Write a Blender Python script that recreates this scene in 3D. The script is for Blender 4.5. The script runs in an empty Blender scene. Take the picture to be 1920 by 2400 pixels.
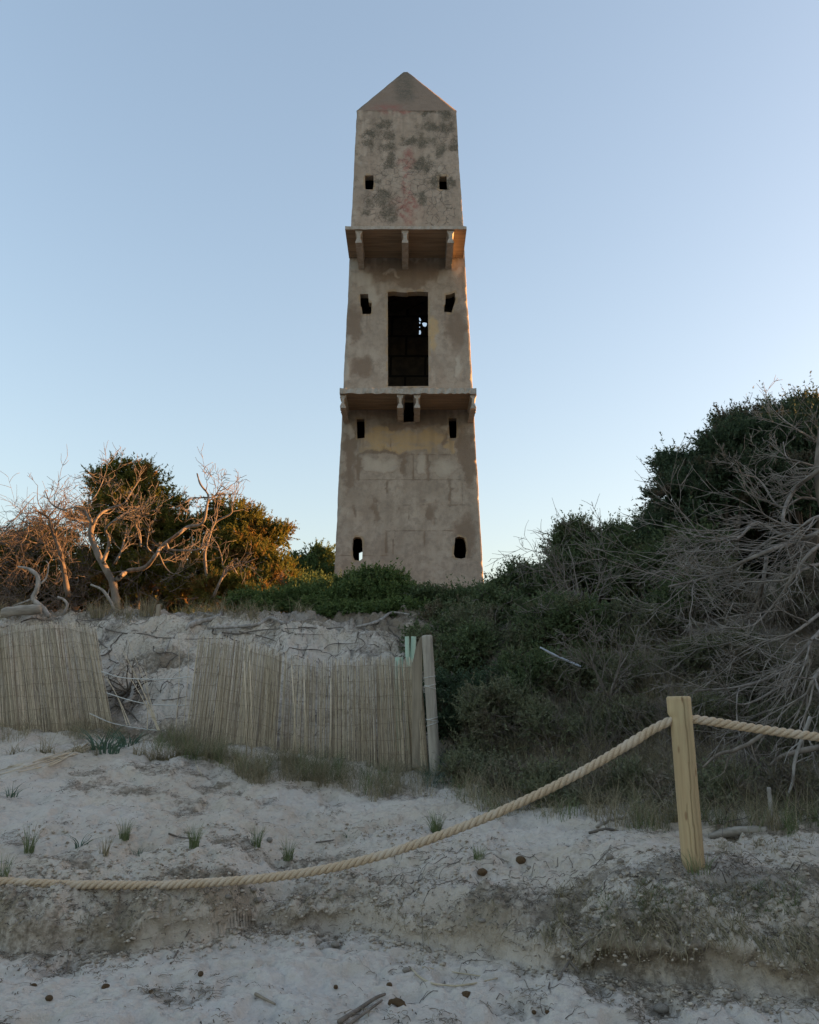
import bpy, bmesh, math, random
import numpy as np
from mathutils import Vector, Matrix

R = math.radians
scene = bpy.context.scene
COL = scene.collection

# ------------------------------------------------------------------ camera, sky, sun, exposure
FPX = 2000.0            # focal length in photo pixels (photo 1920 x 2400)
PITCH = R(12.7)
EYE = np.array([0.0, 0.0, 1.6])
cam_d = bpy.data.cameras.new('camera')
cam = bpy.data.objects.new('camera', cam_d); COL.objects.link(cam)
cam_d.sensor_fit = 'HORIZONTAL'; cam_d.sensor_width = 36.0; cam_d.lens = FPX / 1920 * 36.0
cam_d.clip_start = 0.05; cam_d.clip_end = 5000
cam.location = EYE; cam.rotation_euler = (math.pi/2 + PITCH, 0, 0)
scene.camera = cam

SUN_AZ = R(81)          # to the right of the view direction (+Y)
SUN_EL = R(4.0)
world = bpy.data.worlds.new('World'); scene.world = world; world.use_nodes = True
wn = world.node_tree.nodes; wl = world.node_tree.links
bg = wn['Background']
sky = wn.new('ShaderNodeTexSky'); sky.sky_type = 'NISHITA'; sky.sun_disc = False
sky.sun_elevation = SUN_EL; sky.sun_rotation = SUN_AZ
sky.altitude = 0; sky.air_density = 1.0; sky.dust_density = 2.4; sky.ozone_density = 1.5
gm = wn.new('ShaderNodeGamma'); gm.inputs[1].default_value = .77
tn = wn.new('ShaderNodeMix'); tn.data_type = 'RGBA'; tn.blend_type = 'MULTIPLY'; tn.inputs[0].default_value = 1; tn.inputs[7].default_value = (1.02,.965,.985,1)
wl.new(sky.outputs[0], gm.inputs[0]); wl.new(gm.outputs[0], tn.inputs[6]); wl.new(tn.outputs[2], bg.inputs[0]); bg.inputs[1].default_value = 0.15

sun_d = bpy.data.lights.new('sun', 'SUN'); sun = bpy.data.objects.new('sun', sun_d); COL.objects.link(sun)
sun_d.energy = 3.8; sun_d.angle = R(0.5); sun_d.color = (1.0, 0.45, 0.14)
sdir = Vector((math.sin(SUN_AZ)*math.cos(SUN_EL), math.cos(SUN_AZ)*math.cos(SUN_EL), math.sin(SUN_EL)))
sun.rotation_euler = sdir.to_track_quat('Z', 'Y').to_euler()
sun.location = (20, 10, 20)
scene.view_settings.view_transform = 'Standard'; scene.view_settings.look = 'None'
scene.view_settings.exposure = 2.32; scene.view_settings.gamma = 1.0

# ------------------------------------------------------------------ helpers
CP, SP = math.cos(PITCH), math.sin(PITCH)
def P(px, py, Y):
    """world point seen at photo pixel (px, py) at distance Y"""
    u = (px - 960.0) / FPX; v = (1200.0 - py) / FPX
    dx, dy, dz = u, CP - v*SP, SP + v*CP
    t = Y / dy
    return np.array([dx*t, Y, EYE[2] + dz*t])
def ray(px, py):
    u = (px - 960.0) / FPX; v = (1200.0 - py) / FPX
    return np.array([u, CP - v*SP, SP + v*CP])

def _h(ix, iy, s):
    n = (ix.astype(np.int64)*374761393 + iy.astype(np.int64)*668265263 + s*1442695041) & 0xffffffff
    n = ((n ^ (n >> 13)) * 1274126177) & 0xffffffff
    n = (n ^ (n >> 16)) & 0xffffff
    return n / float(0xffffff)
def vn(x, y, s=0):
    x = np.asarray(x, float); y = np.asarray(y, float)
    ix = np.floor(x); iy = np.floor(y); fx = x-ix; fy = y-iy
    fx = fx*fx*fx*(fx*(fx*6-15)+10); fy = fy*fy*fy*(fy*(fy*6-15)+10)
    a = _h(ix, iy, s); b = _h(ix+1, iy, s); c = _h(ix, iy+1, s); d = _h(ix+1, iy+1, s)
    return (a*(1-fx)+b*fx)*(1-fy) + (c*(1-fx)+d*fx)*fy
def fbm(x, y, s=0, o=4, g=0.5):
    r = 0; a = 1; t = 0; k = 1.0
    for i in range(o):
        r = r + a*vn(x*k+17.3*i, y*k-9.1*i, s+i); t += a; a *= g; k *= 2.03
    return r/t
def sst(x, a, b):
    t = np.clip((np.asarray(x, float)-a)/(b-a), 0, 1); return t*t*(3-2*t)

XS  = [-6, -2.6, -1.5, -1.2, -.95, -.4, 0, .44, .8, 1.2, 2.2, 6]
YSC = [5.5, 5.40, 5.38, 5.5, 5.85, 5.8, 5.5, 5.3, 5.0, 4.68, 4.52, 4.3]
def prof(x):
    ys = np.interp(x, XS, YSC) + (fbm(x*3.1, x*0+3.3, 5, 3)-.5)*.22
    hs = np.interp(x, [-6,-1.4,-.8,0,.44,1.2,2.2,6], [.25,.28,.17,.19,.22,.30,.34,.4]) * (.8+.4*vn(x*2.2, x*0, 9))
    yf = np.interp(x, [-8,-5,-2.2,.3,1.5,3,5,8], [10.6,10.3,9.7,9.05,7.8,7.2,6.8,6.3])
    zf = np.interp(x, [-8,-5,-2.2,.3,1.5,3,5,8], [1.4,1.37,1.17,.93,.86,.84,.87,1.2])
    return ys, hs, yf, zf
def ground(x, y, detail=True):
    """returns height, and scarp factor"""
    x = np.asarray(x, float); y = np.asarray(y, float)
    xc = np.clip(x, -8, 8)
    ys, hs, yf, zf = prof(xc)
    zb = .06 + .03*np.clip(y, -20, 20)
    zb_s = .06 + .03*ys
    # scarp
    w = .26
    ts = np.clip((y-ys)/w, 0, 1)
    zt = zb_s + hs + .03
    # plain
    p = np.interp(xc, [-6,0,1,2.5], [1.0,1.0,.62,.45])
    t = np.clip((y-ys-w)/np.maximum(yf-ys-w, .5), 0, 1)
    zp = zt + (zf-zt)*np.power(t, p)
    # dune
    dl = np.interp(xc, [-8,-2,.3,3,8], [2.2,2.5,3.2,4.6,5.5])
    zc = np.interp(x, [-30,-8,-5,-2,0,1.5,3,5,8,14,40], [2.9,2.95,2.97,2.9,2.9,2.75,2.9,3.3,3.9,5.0,5.0])
    td = (y-yf)/dl + (fbm(x*1.1, y*1.1, 21, 3)-.5)*.16*sst(y, yf-.2, yf+.8)
    sd = np.clip(td, 0, 1); sd = sd*sd*(3-2*sd)*.55 + np.clip(td,0,1)*.45
    z = np.where(y < ys, zb, zp)
    z = np.where((y >= ys) & (y < ys+w), zb_s + (zt-zb_s)*np.interp(ts, [0,.06,.16,.35,.65,1], [0,.28,.52,.68,.87,1]), z)
    z = z + (zc-zf)*sd
    # unseen ridge on the right, added to keep low sun off the foreground, and the flat land behind the crest
    rr = sst(x, 6.8, 13.5)*(1-sst(y, 13.0, 15.8))
    z = z*(1-rr) + np.maximum(z, 6.0)*rr
    far = sst(y, 15.5, 19.0)
    z = z*(1-far) + 3.0*far
    if detail:
        near = 1-sst(y, 12, 16)
        z = z + (fbm(x*.9, y*.9, 31, 3)-.5)*.10*near
        z = z + (fbm(x*3.6, y*4.6, 41, 3)-.5)*.078*near
        b = np.abs(fbm(x*9, y*11, 51, 3)-.5)
        z = z - (.12-np.minimum(b,.12))*.16*near
        z = z + (fbm(x*24, y*27, 61, 3)-.5)*.030*near
        z = z + .10*np.exp(-(((x-1.7)/.5)**2+((y-5.25)/.35)**2))
        sc = np.exp(-((y-ys-.16)/.20)**2)
        z = z + sc*(fbm(x*7, y*9, 71, 5, .6)-.5)*.17 + sc*(fbm(x*26, y*30, 72, 3)-.5)*.065
        fc = sst(y, yf, yf+.5)*near
        z = z + fc*((fbm(x*1.9, y*4.8, 73, 4, .55)-.5)*.26 - (.1-np.minimum(np.abs(fbm(x*3.2, y*6, 74, 3)-.5),.1))*.8 + (fbm(x*10, y*13, 75, 3)-.5)*.09)
        # footprints / hollows on the beach and the slope
        f = vn(x*4.2+3, y*4.2, 81); z = z - (sst(f, .62, .80)*.042+sst(vn(x*6.5+9, y*6.5, 82), .68, .85)*.030)*near
    return z
def gz(x, y): return float(ground(np.array([x]), np.array([y]))[0])
def hit(px, py, y0=3.6, y1=30, off=0.0, st=.01):
    ys = np.arange(y0, y1, st)
    d = ray(px, py); t = ys/d[1]
    xs = d[0]*t; zs = EYE[2]+d[2]*t
    g = ground(xs, ys)+off
    k = np.nonzero(zs <= g)[0]
    i = k[0] if len(k) else len(ys)-1
    return np.array([xs[i], ys[i], g[i]])

def mesh_np(name, V, F, mats, smooth=True, parent=None, mi=None):
    V = np.asarray(V, np.float32); F = np.asarray(F, np.int32)
    me = bpy.data.meshes.new(name)
    n, k = F.shape
    me.vertices.add(len(V)); me.vertices.foreach_set('co', V.ravel())
    me.loops.add(n*k); me.loops.foreach_set('vertex_index', F.ravel())
    me.polygons.add(n); me.polygons.foreach_set('loop_start', np.arange(0, n*k, k, dtype=np.int32))
    me.polygons.foreach_set('loop_total', np.full(n, k, np.int32))
    if smooth: me.polygons.foreach_set('use_smooth', np.ones(n, bool))
    if mi is not None: me.polygons.foreach_set('material_index', np.asarray(mi, np.int32))
    me.update(calc_edges=True)
    if not isinstance(mats, (list, tuple)): mats = [mats]
    for m in mats: me.materials.append(m)
    o = bpy.data.objects.new(name, me); COL.objects.link(o)
    if parent is not None: o.parent = parent
    return o
def tag(o, label=None, cat=None, group=None, kind=None):
    if label: o['label'] = label
    if cat: o['category'] = cat
    if group: o['group'] = group
    if kind: o['kind'] = kind
    return o
def empty(name, loc=(0,0,0)):
    o = bpy.data.objects.new(name, None); COL.objects.link(o); o.location = loc; o.empty_display_size = .2
    return o
def setorigin(o, loc):
    """move a parentless mesh object's origin to loc, keeping the geometry in place"""
    o.data.transform(Matrix.Translation(-Vector(loc))); o.location = loc
    return o
def child(root, o):
    """parent a mesh made in world coordinates to an empty"""
    o.data.transform(Matrix.Translation(-root.location)); o.parent = root; return o
    return o

class Tubes:
    def __init__(s): s.b = {}
    def add(s, pts, rad, sides=4):
        pts = np.asarray(pts, float); n = len(pts)
        if np.isscalar(rad): rad = np.full(n, rad)
        s.b.setdefault((n, sides), []).append((pts, np.asarray(rad, float)))
    def arrays(s, rng=None, rough=0.0):
        VS, FS = [], []; base = 0
        for (n, k), L in s.b.items():
            Pt = np.stack([a for a, _ in L]); Rd = np.stack([r for _, r in L]); m = len(L)
            T = np.gradient(Pt, axis=1); T /= np.linalg.norm(T, axis=2, keepdims=True)+1e-9
            ref = np.tile(np.array([.31,.83,.46]), (m,1)); mt = T.mean(1)
            bad = np.abs((mt*ref).sum(1)) > .8; ref[bad] = [.9,-.2,.35]
            A = np.cross(T, ref[:,None,:]); A /= np.linalg.norm(A, axis=2, keepdims=True)+1e-9
            B = np.cross(T, A)
            an = np.arange(k)*2*np.pi/k
            if rough > 0: Rk = Rd[:,:,None]*(1+rough*(np.random.RandomState(3).rand(m,n,k)-.5)*2)
            else: Rk = np.repeat(Rd[:,:,None], k, 2)
            V = Pt[:,:,None,:] + Rk[...,None]*(A[:,:,None,:]*np.cos(an)[None,None,:,None] + B[:,:,None,:]*np.sin(an)[None,None,:,None])
            V = V.reshape(m, n*k, 3)
            i = np.arange(n-1)[:,None]*k; j = np.arange(k)[None,:]; j2 = (j+1)%k
            F = np.stack([i+j, i+j2, i+k+j2, i+k+j], -1).reshape(-1, 4)
            # caps (degenerate-free: fan to quads through centre line by folding ends)
            FF = F[None]+ (np.arange(m)*n*k)[:,None,None]
            VS.append(V.reshape(-1,3)); FS.append(FF.reshape(-1,4)+base); base += m*n*k
            # end caps as extra centre vertices
            for e, row in ((0,0),(1,n-1)):
                C = Pt[:,row,:]; VS.append(C)
                ci = base+np.arange(m)
                r0 = (np.arange(m)*n*k + row*k)[:,None] + (base - m*n*k if e==0 else base - m*n*k - m)
                a = r0 + np.arange(0,k)[None,:]
                b = r0 + ((np.arange(0,k)+1)%k)[None,:]
                c = np.repeat(ci[:,None], k, 1)
                # quad with repeated centre is illegal: pair the fan triangles two by two
                if k % 2 == 0:
                    q = []
                    for t in range(0, k, 2):
                        q.append(np.stack([a[:,t], b[:,t], b[:,(t+1)%k], ci], -1))
                    Q = np.concatenate(q)
                    if e == 0: Q = Q[:, ::-1]
                    FS.append(Q)
                base += m
        return np.concatenate(VS), np.concatenate(FS)
    def build(s, name, mat, rough=0.0, smooth=True):
        V, F = s.arrays(rough=rough)
        return mesh_np(name, V, F, mat, smooth)

def spline(pts, n):
    """Catmull-Rom resample"""
    p = np.asarray(pts, float)
    if len(p) == 2: return p[0]+(p[1]-p[0])*np.linspace(0,1,n)[:,None]
    e = np.concatenate([[2*p[0]-p[1]], p, [2*p[-1]-p[-2]]])
    m = len(p)-1; out = []
    for u in np.linspace(0, m, n):
        i = min(int(u), m-1); t = u-i
        a,b,c,d = e[i],e[i+1],e[i+2],e[i+3]
        out.append(.5*((2*b)+(-a+c)*t+(2*a-5*b+4*c-d)*t*t+(-a+3*b-3*c+d)*t**3))
    return np.array(out)
def pxpath(pts, n=None, Y=None, jit=0.0, rng=None):
    q = np.array([P(a[0], a[1], a[2] if len(a) > 2 else Y) for a in pts])
    q = spline(q, n or len(pts)*3)
    if jit: q = q + (rng.rand(*q.shape)-.5)*2*jit
    return q
def unit(v):
    v = np.asarray(v, float); return v/(np.linalg.norm(v, axis=-1, keepdims=True)+1e-9)

def twig(T, p, d, L, r, depth, rng, wander=.35, pull=(0,0,0), kids=4, spread=.8, sides=4, kscale=.62, r_end=.35, mink=.002):
    n = 5 if depth == 0 else 7
    pts = [np.array(p, float)]; d = unit(np.array(d, float)); pull = np.array(pull, float)
    for i in range(n-1):
        d = unit(d + (rng.rand(3)-.5)*2*wander + pull*.12)
        pts.append(pts[-1]+d*L/(n-1))
    rad = np.linspace(r, max(r*r_end, mink*.6), n)
    T.add(pts, rad, sides if depth > 0 else 4)
    if depth <= 0: return
    for k in range(kids):
        i = rng.randint(1, n); base = pts[i]
        dd = unit(pts[i]-pts[i-1])
        side = unit(np.cross(dd, rng.rand(3)-.5))
        nd = unit(dd*(1-spread*.45)+side*spread*(.5+.6*rng.rand()))
        twig(T, base, nd, L*kscale*(.6+.6*rng.rand()), max(rad[i]*.6, mink), depth-1, rng, wander, pull, kids, spread, 4, kscale, r_end, mink)
def limb(T, path, r0, r1, rng, nsub=12, sub=(.5, .010), depth=2, pull=(0,0,0), spread=.8, kids=4, sides=8, wander=.3, knot=.12, t0=.15, mink=.002, bias=None):
    n = len(path); rad = np.linspace(r0, r1, n)*(1+knot*(rng.rand(n)-.5)*2)
    T.add(path, rad, sides)
    for k in range(nsub):
        i = int((t0+(1-t0)*rng.rand())*(n-1)); i = max(1, min(n-1, i))
        dd = unit(path[i]-path[i-1]); side = unit(np.cross(dd, rng.rand(3)-.5))
        nd = unit(dd*.75+side*spread*(.6+.8*rng.rand()))
        if bias is not None: nd = unit(nd+np.array(bias)*rng.rand())
        twig(T, path[i], nd, sub[0]*(.5+rng.rand()), min(sub[1], rad[i]*.7), depth, rng, wander, pull, kids, spread, mink=mink)

# ------------------------------------------------------------------ materials
class NT:
    def __init__(s, name):
        s.m = bpy.data.materials.new(name); s.m.use_nodes = True
        s.t = s.m.node_tree; s.n = s.t.nodes; s.l = s.t.links; s.bsdf = s.n['Principled BSDF']
        s.bsdf.inputs['Specular IOR Level'].default_value = .25
        s.co = s.n.new('ShaderNodeTexCoord').outputs['Object']; s.geo = s.n.new('ShaderNodeNewGeometry')
    def lk(s, a, b): s.l.new(a, b)
    def val(s, inp, v):
        if isinstance(v, (int, float)): inp.default_value = v
        elif isinstance(v, (tuple, list)): inp.default_value = tuple(v)+((1,) if len(v) == 3 and inp.type == 'RGBA' else ())
        else: s.lk(v, inp)
    def mapping(s, scale=(1,1,1), loc=(0,0,0), rot=(0,0,0), src=None):
        m = s.n.new('ShaderNodeMapping'); m.inputs['Scale'].default_value = scale; m.inputs['Location'].default_value = loc; m.inputs['Rotation'].default_value = rot
        s.lk(src or s.co, m.inputs['Vector']); return m.outputs[0]
    def noise(s, scale=5, detail=4, rough=.55, vec=None, dist=0):
        n = s.n.new('ShaderNodeTexNoise'); n.inputs['Scale'].default_value = scale; n.inputs['Detail'].default_value = detail
        n.inputs['Roughness'].default_value = rough; n.inputs['Distortion'].default_value = dist
        s.lk(vec or s.co, n.inputs['Vector']); return n.outputs['Fac']
    def voro(s, scale=5, feature='DISTANCE_TO_EDGE', vec=None, out='Distance'):
        n = s.n.new('ShaderNodeTexVoronoi'); n.feature = feature; n.inputs['Scale'].default_value = scale
        s.lk(vec or s.co, n.inputs['Vector']); return n.outputs[out]
    def math(s, op, a, b=0, clamp=False):
        n = s.n.new('ShaderNodeMath'); n.operation = op; n.use_clamp = clamp
        s.val(n.inputs[0], a); s.val(n.inputs[1], b); return n.outputs[0]
    def ramp(s, fac, a, b, lo=0, hi=1):
        n = s.n.new('ShaderNodeMapRange'); n.interpolation_type = 'SMOOTHSTEP'
        s.val(n.inputs[0], fac); n.inputs[1].default_value = a; n.inputs[2].default_value = b; n.inputs[3].default_value = lo; n.inputs[4].default_value = hi
        return n.outputs[0]
    def mix(s, fac, a, b, mode='MIX'):
        n = s.n.new('ShaderNodeMix'); n.data_type = 'RGBA'; n.blend_type = mode
        s.val(n.inputs[0], fac); s.val(n.inputs[6], a); s.val(n.inputs[7], b); return n.outputs[2]
    def attr(s, name):
        n = s.n.new('ShaderNodeAttribute'); n.attribute_name = name
        sp = s.n.new('ShaderNodeSeparateColor'); s.lk(n.outputs['Color'], sp.inputs[0]); return sp.outputs[0], sp.outputs[1], sp.outputs[2]
    def bump(s, h, strength=.5, dist=.02, prev=None):
        n = s.n.new('ShaderNodeBump'); n.inputs['Strength'].default_value = strength; n.inputs['Distance'].default_value = dist
        s.lk(h, n.inputs['Height'])
        if prev is not None: s.lk(prev, n.inputs['Normal'])
        s.lk(n.outputs[0], s.bsdf.inputs['Normal']); return n.outputs[0]
    def done(s, col, rough=.85):
        s.val(s.bsdf.inputs['Base Color'], col); s.val(s.bsdf.inputs['Roughness'], rough); return s.m

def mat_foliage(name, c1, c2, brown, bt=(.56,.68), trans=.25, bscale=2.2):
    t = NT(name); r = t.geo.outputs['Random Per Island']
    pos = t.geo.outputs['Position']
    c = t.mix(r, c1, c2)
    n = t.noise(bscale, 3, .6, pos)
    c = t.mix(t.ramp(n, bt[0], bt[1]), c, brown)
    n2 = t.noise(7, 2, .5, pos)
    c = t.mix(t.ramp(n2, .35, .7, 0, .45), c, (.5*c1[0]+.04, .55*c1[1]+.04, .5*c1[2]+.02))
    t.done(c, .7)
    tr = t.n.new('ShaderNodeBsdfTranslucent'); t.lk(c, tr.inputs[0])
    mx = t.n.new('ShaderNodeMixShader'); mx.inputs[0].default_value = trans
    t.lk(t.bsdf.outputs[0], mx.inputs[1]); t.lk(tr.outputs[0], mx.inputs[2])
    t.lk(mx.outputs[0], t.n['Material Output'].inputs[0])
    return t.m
def mat_wood(name, c1, c2, scale=(30,30,3), bs=.4):
    t = NT(name); v = t.mapping(scale)
    n = t.noise(1, 5, .6, v); n2 = t.noise(3, 4, .6)
    c = t.mix(t.ramp(n, .3, .7), c1, c2)
    c = t.mix(t.ramp(n2, .5, .75, 0, .5), c, tuple(x*.55 for x in c1))
    t.bump(n, bs, .01)
    return t.done(c, .85)
def mat_blade(name, c1, c2, trans=.15):
    t = NT(name); c = t.mix(t.geo.outputs['Random Per Island'], c1, c2)
    return t.done(c, .7)

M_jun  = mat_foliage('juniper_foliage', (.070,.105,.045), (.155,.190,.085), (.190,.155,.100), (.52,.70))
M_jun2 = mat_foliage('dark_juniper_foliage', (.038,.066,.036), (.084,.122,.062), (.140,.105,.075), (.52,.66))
M_jwarm= mat_foliage('sun_gold_juniper_foliage', (.080,.098,.018), (.190,.170,.030), (.270,.140,.040), (.50,.66), .5)  # golden sunlight on the left trees is put into this leaf colour
M_len  = mat_foliage('lentisk_foliage', (.066,.115,.034), (.14,.185,.056), (.060,.058,.030), (.58,.75), .3)
M_olive= mat_foliage('olive_foliage', (.105,.120,.062), (.215,.215,.125), (.19,.155,.11), (.50,.66), .2)
M_brn  = mat_foliage('brown_shrub_foliage', (.095,.110,.060), (.175,.170,.105), (.185,.150,.110), (.42,.58), .15)
M_dead = mat_wood('dead_wood', (.235,.195,.155), (.11,.09,.07), (14,14,5))
M_deadw= mat_wood('bleached_wood', (.38,.35,.31), (.20,.175,.15), (20,20,6))
M_twig = mat_blade('grey_twigs', (.25,.215,.18), (.12,.10,.082))
M_twigs2 = mat_blade('strewn_twigs', (.09,.07,.055), (.27,.235,.195))
M_clod = mat_blade('crumbled_sand', (.50,.43,.34), (.25,.20,.145))
M_limb = mat_wood('grey_limb', (.29,.255,.215), (.155,.132,.11), (9,9,9))
M_twigb= mat_blade('brown_twigs', (.155,.128,.102), (.075,.060,.048))
M_twigd= mat_blade('dark_twigs', (.13,.105,.085), (.07,.056,.045))
M_bark = mat_wood('bark', (.15,.12,.09), (.08,.062,.048), (12,12,4))
M_root = mat_wood('root_wood', (.19,.16,.13), (.09,.075,.06), (10,10,10))
M_dry  = mat_blade('dry_grass', (.34,.28,.175), (.15,.135,.075))
M_grn  = mat_blade('green_grass', (.09,.13,.05), (.16,.18,.08))
M_sea  = mat_blade('blue_green_leaves', (.055,.10,.068), (.09,.14,.09))
M_deb  = mat_blade('beach_litter', (.06,.048,.036), (.24,.19,.125))
M_grnpl= NT('green_plastic').done((.36,.46,.33), .5)
M_cord = NT('white_cord').done((.55,.54,.50), .7)
M_wire = NT('rusty_wire').done((.27,.215,.15), .7)
M_pipe = NT('white_plastic').done((.42,.45,.50), .5)

def m_reed():
    t = NT('reed'); r = t.geo.outputs['Random Per Island']
    c = t.mix(t.ramp(r, .0, .9), (.27,.205,.135), (.66,.55,.39))
    ad = t.n.new('ShaderNodeVectorMath'); ad.operation = 'ADD'; cb = t.n.new('ShaderNodeCombineXYZ')
    t.lk(t.math('MULTIPLY', r, 91.0), cb.inputs[2]); t.lk(t.co, ad.inputs[0]); t.lk(cb.outputs[0], ad.inputs[1])
    v = t.mapping((3,3,9), src=ad.outputs[0]); n = t.noise(1, 3, .6, v)
    c = t.mix(t.ramp(n, .48, .72, 0, .7), c, (.15,.115,.08))
    return t.done(c, .65)
M_reed = m_reed()
def m_post():
    t = NT('pine_post'); v = t.mapping((26,26,1.6)); n = t.noise(1, 5, .6, v, .4)
    c = t.mix(t.ramp(n, .3, .75), (.50,.37,.205), (.37,.26,.14))
    v2 = t.mapping((1.2,1.2,5)); n3 = t.noise(2.2, 3, .5)
    c = t.mix(t.ramp(n3, .45, .7, 0, .5), c, (.50,.42,.24))
    k = t.voro(1, 'F1', t.mapping((9,9,3.2)))
    c = t.mix(t.ramp(k, .05, .11, .65, 0), c, (.20,.10,.045))
    # darker, browner foot
    sp = t.n.new('ShaderNodeSeparateXYZ'); t.lk(t.co, sp.inputs[0])
    ff = t.math('ADD', sp.outputs[2], t.math('MULTIPLY', n, .15))
    c = t.mix(t.ramp(ff, .16, .32, .75, 0), c, (.30,.18,.08))
    t.bump(n, .35, .006)
    return t.done(c, .75)
M_post = m_post()
M_gpost= mat_wood('grey_post_wood', (.40,.355,.29), (.27,.235,.19), (22,22,1.5), .5)
M_stake= mat_wood('weathered_board', (.36,.30,.22), (.22,.18,.13), (25,25,2), .5)
def m_rope():
    t = NT('rope'); n = t.noise(260, 2, .6); n2 = t.noise(6, 3, .6)
    c = t.mix(t.ramp(n, .3, .7), (.60,.46,.31), (.40,.29,.18))
    c = t.mix(t.ramp(n2, .4, .7, 0, .5), c, (.58,.50,.40))
    t.bump(n, .6, .004); return t.done(c, .9)
M_rope = m_rope()
def m_ball():
    t = NT('fibre_ball'); n = t.noise(60, 5, .7); c = t.mix(t.ramp(n, .3, .7), (.19,.12,.06), (.09,.055,.03)); t.bump(n, .9, .01); return t.done(c, .95)
M_ball = m_ball()
def m_stone(nm, a, b):
    t = NT(nm); n = t.noise(9, 5, .6); c = t.mix(t.ramp(n, .3, .7), a, b); t.bump(t.noise(50, 4, .6), .4, .006); return t.done(c, .8)
M_stone = m_stone('pebble_stone', (.30,.26,.21), (.17,.145,.115))
M_log = mat_wood('driftwood_log', (.36,.32,.265), (.20,.17,.135), (5,22,22), .5)

def m_ground():
    t = NT('sand'); dirt_shade, soil, pale = t.attr('mask')
    pos = t.geo.outputs['Position']
    n1 = t.noise(1.3, 4, .6, pos); n2 = t.noise(28, 5, .65, pos); n3 = t.noise(180, 3, .7, pos); n4 = t.noise(7, 5, .65, pos)
    c = t.mix(t.ramp(n1, .3, .7), (.49,.412,.322), (.56,.482,.388))
    c = t.mix(t.ramp(n2, .48, .72, 0, .38), c, (.26,.22,.18))
    c = t.mix(t.ramp(n4, .54, .70, 0, .35), c, (.31,.265,.21))
    d = t.math('ADD', dirt_shade, t.math('MULTIPLY', t.math('SUBTRACT', n2, .5), 1.1))
    c = t.mix(t.ramp(d, .35, .85, 0, .92), c, (.185,.145,.100))
    s = t.math('ADD', soil, t.math('MULTIPLY', t.math('SUBTRACT', n4, .5), .9))
    c = t.mix(t.ramp(s, .2, .9, 0, .8), c, (.29,.232,.160))
    c = t.mix(t.math('MULTIPLY', pale, .5), c, (.60,.56,.52))
    c = t.mix(t.ramp(n3, .64, .74, 0, .6), c, (.12,.10,.085))
    # tiny white shells
    w = t.voro(38, 'F1', pos); c = t.mix(t.ramp(w, .04, .075, .8, 0), c, (.66,.63,.58))
    b = t.bump(n3, .5, .006); b = t.bump(n2, .6, .03, b); t.bump(n4, .35, .05, b)
    return t.done(c, .95)
M_sand = m_ground()

# ------------------------------------------------------------------ ground sheet
def axis(segs):
    out = []
    for a, b, h in segs: out.append(np.arange(a, b-1e-6, h))
    return np.concatenate(out)
gx = axis([(-400,-60,40),(-60,-20,5),(-20,-9,.6),(-9,-5.2,.08),(-5.2,-2.9,.032),(-2.9,2.9,.0145),(2.9,5.2,.032),(5.2,9,.08),(9,20,.6),(20,60,5),(60,401,40)])
gy = axis([(-200,-20,20),(-20,0,2),(0,3.2,.25),(3.2,4.1,.04),(4.1,6.3,.0105),(6.3,9.0,.022),(9.0,13.0,.032),(13,20,.25),(20,60,4),(60,601,45)])
GX, GY = np.meshgrid(gx, gy)
ZZ = ground(GX, GY)
ysG, hsG, yfG, zfG = prof(np.clip(GX,-8,8))
# undercut: pull the low part of the bank inwards so that a lip overhangs
tt = (GY-ysG)/.26
und = np.exp(-((tt-.05)/.055)**2)*(.03+.10*sst(fbm(GX*1.9, GX*0, 77, 2), .36, .58))*np.clip((hsG-.12)/.12,0,1)
lip = np.exp(-((tt-.19)/.09)**2)*(.005+.02*vn(GX*5, GX*0, 78)*sst(fbm(GX*1.9, GX*0, 77, 2), .40, .60))
YY = GY + und - lip
nx, ny = len(gx), len(gy)
Vg = np.stack([GX, YY, ZZ], -1).reshape(-1,3)
ii = (np.arange(ny-1)[:,None]*nx + np.arange(nx-1)[None,:]).ravel()
Fg = np.stack([ii, ii+1, ii+nx+1, ii+nx], -1)
ground_o = mesh_np('ground', Vg, Fg, M_sand); tag(ground_o, kind='structure')
def dirt_shade_mask(x, y):
    ys, hs, yf, zf = prof(np.clip(x,-8,8))
    n = fbm(x*1.7, y*2.6, 91, 4); nf = fbm(x*6, y*8, 97, 3)
    d = sst(x + .25*(y-9) , -.1, 1.5)*sst(y, yf-.55+.5*(n-.5), yf+.35)              # litter under the shrubs on the right
    d = np.maximum(d, sst(y, yf+1.5, yf+2.6)*.9)                                     # litter on the crest
    d = np.maximum(d, sst(y, yf-.25+.9*(n-.5), yf+.1)*(1-sst(y, yf+.25, yf+.8))*.75) # along the screens
    edge = np.exp(-((y-ys-.30)/.30)**2)
    d = np.maximum(d, edge*sst(n, .44, .60)*.72)
    rgt = sst(x, .2, 1.0)*(1-sst(y, 5.0, 5.7))*sst(y, ys-.1, ys+.05)
    d = np.maximum(d, rgt*sst(n, .38, .58)*.85)
    d = np.maximum(d, (1-sst(y, yf-.3, yf))*sst(n, .60, .72)*.62)
    d = np.maximum(d, sst(y, yf+.2, yf+.6)*(1-sst(x, 0, 1.2))*(.40+.34*sst(n, .44, .82)))  # dune face: dirt, plus shading put into the sand colour
    d = np.maximum(d, .95*np.exp(-(((x+3.5)/.34)**2+((y-10.5)/.42)**2)**1.3))
    return np.clip(d*(.65+.7*nf), 0, 1)
dm = dirt_shade_mask(GX, GY)
soil = np.exp(-((GY-ysG-.12)/.15)**2)*np.clip(.2+1.6*(fbm(GX*2.9,GY*5,101,4)-.33),0,1)*1.1
pale = (1-sst(GY, ysG-.25, ysG-.02))*.6 + .5*sst(fbm(GX*1.2,GY*1.9,111,3), .45,.65)
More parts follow.
